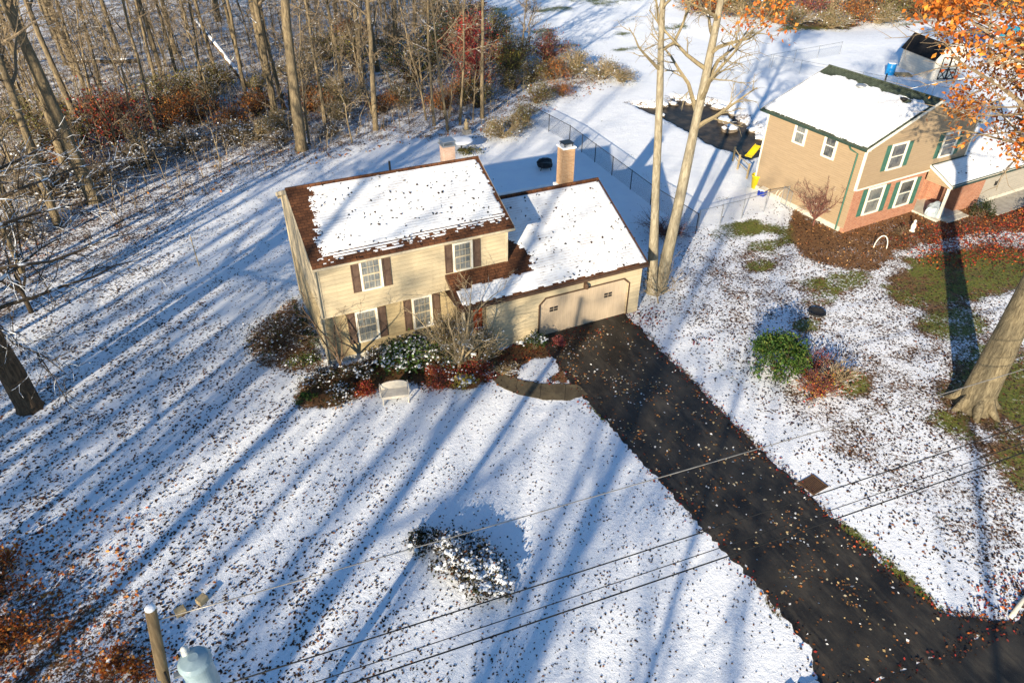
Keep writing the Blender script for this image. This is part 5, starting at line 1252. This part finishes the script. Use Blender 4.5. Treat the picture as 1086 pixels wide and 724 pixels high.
# creek stones with snow
stn = []
for i, (x, y) in enumerate([(36.2,25.9),(37.2,25.9),(38.9,25.4),(40.2,23.2),(40.6,21.4),(40,19.4),(39.2,17.4),(38.7,15.6),(37.8,13.6),(38.6,20.2),(37.6,18.2),(34.3,23.6),(39.3,24.4),(35.2,25.8)]):
    r = np.random.RandomState(300+i); iv, fc = ICO; s = .32+.4*r.rand()
    dv = iv*(1+.22*r.randn(len(iv), 1))*np.array([1.2, .9, .6])*s
    o = thing('creek_stone', 'snow-capped stone in the dark creek', 'stone', (x, y, -.42), r.rand()*6, 'snow-capped stones in the creek')
    link('rock', np_mesh('rock', dv, fc, m_rock), o)
    V, F = blobs(np.array([[0, 0, s*.42], [s*.35, .1, s*.36], [-s*.3, -.12*s, s*.38]]), s*.62, i, .42); link('snow_cap', np_mesh('snow_cap', V, F, m_snow, None, True), o)

# ------------------------------------------------------------------ fences
def fence(label, pts, h, mp, mm, step=2.6, name='chain_link_fence'):
    o = thing(name, label, 'fence', (pts[0][0], pts[0][1], 0)); base = Vector((pts[0][0], pts[0][1], 0))
    top = MB(); fab = MB(); posts = []
    for a, c in zip(pts[:-1], pts[1:]):
        a, c = Vector((*a, 0))-base, Vector((*c, 0))-base; n_ = max(1, round((c-a).length/step))
        top.tube([a+Vector((0, 0, h)), c+Vector((0, 0, h))], .022, 6)
        fab.poly([a+Vector((0, 0, .04)), c+Vector((0, 0, .04)), c+Vector((0, 0, h-.02)), a+Vector((0, 0, h-.02))])
        for k in range(n_): posts.append(a+(c-a)*k/n_)
    posts.append(Vector((*pts[-1], 0))-base)
    for p in posts:
        b = MB(); b.tube([p-Vector((0, 0, .1)), p+Vector((0, 0, h+.05))], .03, 6); b.build('post', mp, o)
    top.build('top_rail', mp, o); fab.build('wire_mesh', mm, o); return o
fence('dark chain-link fence running back from the garage across the snowy yard', [(23.05, 3.6), (22.9, 8.2), (23.3, 16), (23.5, 20.2), (22.9, 26)], 1.35, m_black, m_fence_d)
fence('silver chain-link fence between the yards ending at the tan house corner', [(23.5, 4.0), (25.3, 4.1), (27.0, 4.15), (30.9, 4.5)], 1.3, m_galv, m_fence_s, 1.9)
fence('silver chain-link fence behind the tan house toward the shed', [(42.2, 28.1), (52.5, 30.6), (63.2, 31.6)], 1.3, m_galv, m_fence_s, 3.2)
fence('silver chain-link fence between the tan house and the shed', [(52.6, 30.4), (56, 22), (60, 13.5)], 1.3, m_galv, m_fence_s, 3.2)
gt = thing('metal_gate', 'small silver chain-link gate by the foundation of the tan house', 'gate', (30.7, 4.75, 0), R(-100))
b = MB(); b.tube([(0, 0, .1), (0, 0, 1.25), (.95, 0, 1.25), (.95, 0, .1), (0, 0, .1)], .02, 6); b.build('gate_frame', m_galv, gt)
b = MB(); b.poly([(.02, 0, .12), (.93, 0, .12), (.93, 0, 1.23), (.02, 0, 1.23)]); b.build('wire_mesh', m_fence_s, gt)

# ------------------------------------------------------------------ utility pole and wires
PX, PY, PH = -5.96, -17.75, 9.2
po = thing('utility_pole', 'snow-topped wooden utility pole at the lower left', 'utility pole', (PX, PY, 0))
b = MB(); b.tube([(-1.4, -.2, -.1), (-.7, -.1, 4.6), (0, 0, PH)], [.15, .12, .092], 18); b.build('pole_shaft', m_wood, po, smooth=True)
b = MB(); b.lathe([(.09, 0), (.088, .03), (.055, .05), (.01, .055)], 14, (0, 0, PH+.001)); b.build('snow_cap', m_snow, po, smooth=True)
b = MB(); b.tube([(-.3, -.1, 7.35), (-.6, -.2, 7.35)], .03, 6); b.lathe([(.05, 0), (.09, .03), (.05, .06), (.09, .09), (.05, .12), (.08, .16), (.03, .2)], 10, (-.62, -.21, 7.3)); b.build('insulator', m_ceramic, po, smooth=True)
b = MB(); b.tube([(-.12, -.1, 7.5), (.1, -.14, 7.6), (.36, -.1, 7.75)], .012, 5); b.tube([(-.2, -.14, 7.6), (-.22, -.16, 6.8)], .02, 5); b.build('jumper_wire', m_wire, po)
tr = thing('pole_transformer', 'pale blue cylindrical transformer hung on the utility pole', 'transformer', (PX+.32, PY-.2, 6.85)); tr.scale = (.9, .9, .9)
b = MB(); b.lathe([(.27, 0), (.30, .03), (.30, .85), (.33, .86), (.33, .92), (.28, 1.0), (.1, 1.06)], 44); b.build('tank', m_trans, tr, bevel=.012)
b = MB(); b.lathe([(.05, 0), (.09, .04), (.05, .08), (.09, .12), (.05, .16), (.08, .22), (.03, .28)], 10, (-.12, .16, .98)); b.build('bushing', m_ceramic, tr, smooth=True)
b = MB(); b.box(-.45, -.29, -.05, .05, .2, .26); b.box(-.45, -.29, -.05, .05, .65, .71); b.build('bracket', m_galv, tr)
b = MB(); b.box(-.05, .28, -.24, .24, 1.0, 1.03); b.v = [(x, y, z+.02) for x, y, z in b.v]
p2 = thing('utility_pole', 'wooden utility pole farther along the road beyond the right edge', 'utility pole', (47.7, -20.9, 0))
b = MB(); b.tube([(0, 0, -.1), (0, 0, PH)], [.15, .1], 12); b.build('pole_shaft', m_wood, p2, smooth=True)
def wire(label, a, c, sag, r, mat):
    b = MB(); a, c = Vector(a), Vector(c); pts = []
    for k in range(41):
        q = k/40; p = a.lerp(c, q); p.z -= sag*4*q*(1-q); pts.append(p-a)
    b.tube(pts, r, 5); o = b.build('power_line', mat, None, a, smooth=True); tag(o, label, 'power line', 'overhead lines'); return o
wire('thin pale bare overhead line, highest over the driveway', (PX, PY, 8.86), (47.7, -20.9, 8.86), .6, .012, m_wire_al)
wire('black overhead line passing just below the snowy lawn shrubs', (PX+.1, PY-.15, 6.64), (47.7, -21.05, 6.64), .65, .016, m_wire)
wire('thin black overhead line between two thicker lines', (PX+.05, PY-.2, 5.84), (47.7, -21.1, 5.84), .65, .0115, m_wire)
wire('lowest and thickest black overhead line above the lawn', (PX+.05, PY-.25, 5.44), (47.7, -21.15, 5.44), .65, .019, m_wire)
b = MB(); b.tube([(0, 0, 0), (-2.6, -1.2, -7.9)], .013, 5); tag(b.build('guy_wire', m_wire_al, None, (PX-.1, PY, 7.9)), 'pale guy wire slanting down left of the utility pole', 'guy wire')
for i, (x, y, lb) in enumerate(((-7.2, -10.6, 'left one of two short pale wooden blocks on the leafy lawn above the pole'), (-6.55, -10.45, 'right one of two short pale wooden blocks on the leafy lawn above the pole'))):
    b = MB(); b.box(-.16, .16, -.12, .12, 0, .22); tag(b.build('wooden_block', m_lumber, None, (x, y, 0), R(15+i*20), bevel=.02), lb, 'wooden block')

# ------------------------------------------------------------------ light, sky, camera
AZ, EL = 41.5, 17.6      # shadows run toward azimuth AZ (from +x), sun elevation EL
sd_ = Vector((math.cos(R(AZ))*math.cos(R(EL)), math.sin(R(AZ))*math.cos(R(EL)), -math.sin(R(EL))))
L = bpy.data.lights.new('sun', 'SUN'); L.energy = 5.0; L.angle = R(.55); L.color = (1, .85, .63)
lo = bpy.data.objects.new('sun', L); COL.objects.link(lo); lo.rotation_euler = sd_.to_track_quat('-Z', 'Y').to_euler(); lo.location = (0, 0, 60)
w = bpy.data.worlds.new('World'); SC.world = w; w.use_nodes = True; nt = w.node_tree
bg = nt.nodes['Background']; sky = nt.nodes.new('ShaderNodeTexSky'); sky.sky_type = 'NISHITA'; sky.sun_disc = False
sky.sun_elevation = R(EL); sky.sun_rotation = math.atan2(-sd_.x, -sd_.y); sky.air_density = 1.0; sky.dust_density = .1; sky.ozone_density = 3.0
hs = nt.nodes.new('ShaderNodeHueSaturation'); hs.inputs['Saturation'].default_value = 1.15
nt.links.new(sky.outputs[0], hs.inputs['Color']); nt.links.new(hs.outputs[0], bg.inputs[0]); bg.inputs[1].default_value = .085
cam = bpy.data.cameras.new('camera'); co = bpy.data.objects.new('camera', cam); COL.objects.link(co); SC.camera = co
pit, yaw, rol = R(35.84), R(25.289), R(.415)
fw = Vector((math.sin(yaw)*math.cos(pit), math.cos(yaw)*math.cos(pit), -math.sin(pit))); rt = Vector((math.cos(yaw), -math.sin(yaw), 0)); upv = rt.cross(fw)
r2, u2 = rt*math.cos(rol)+upv*math.sin(rol), -rt*math.sin(rol)+upv*math.cos(rol)
m = Matrix((r2, u2, -fw)).transposed().to_4x4(); m.translation = Vector((-3.501, -26.768, 19.948)); co.matrix_world = m
cam.sensor_width = 36; cam.lens = 36*756.648/1086; cam.clip_end = 4000; cam.clip_start = .5
SC.view_settings.view_transform = 'Standard'; SC.view_settings.look = 'None'; SC.view_settings.gamma = 1; SC.view_settings.use_curve_mapping = False
SC.view_settings.exposure = 1.17
SC.render.engine = 'CYCLES'; SC.cycles.max_bounces = 5; SC.cycles.diffuse_bounces = 2; SC.cycles.glossy_bounces = 2; SC.cycles.transparent_max_bounces = 8
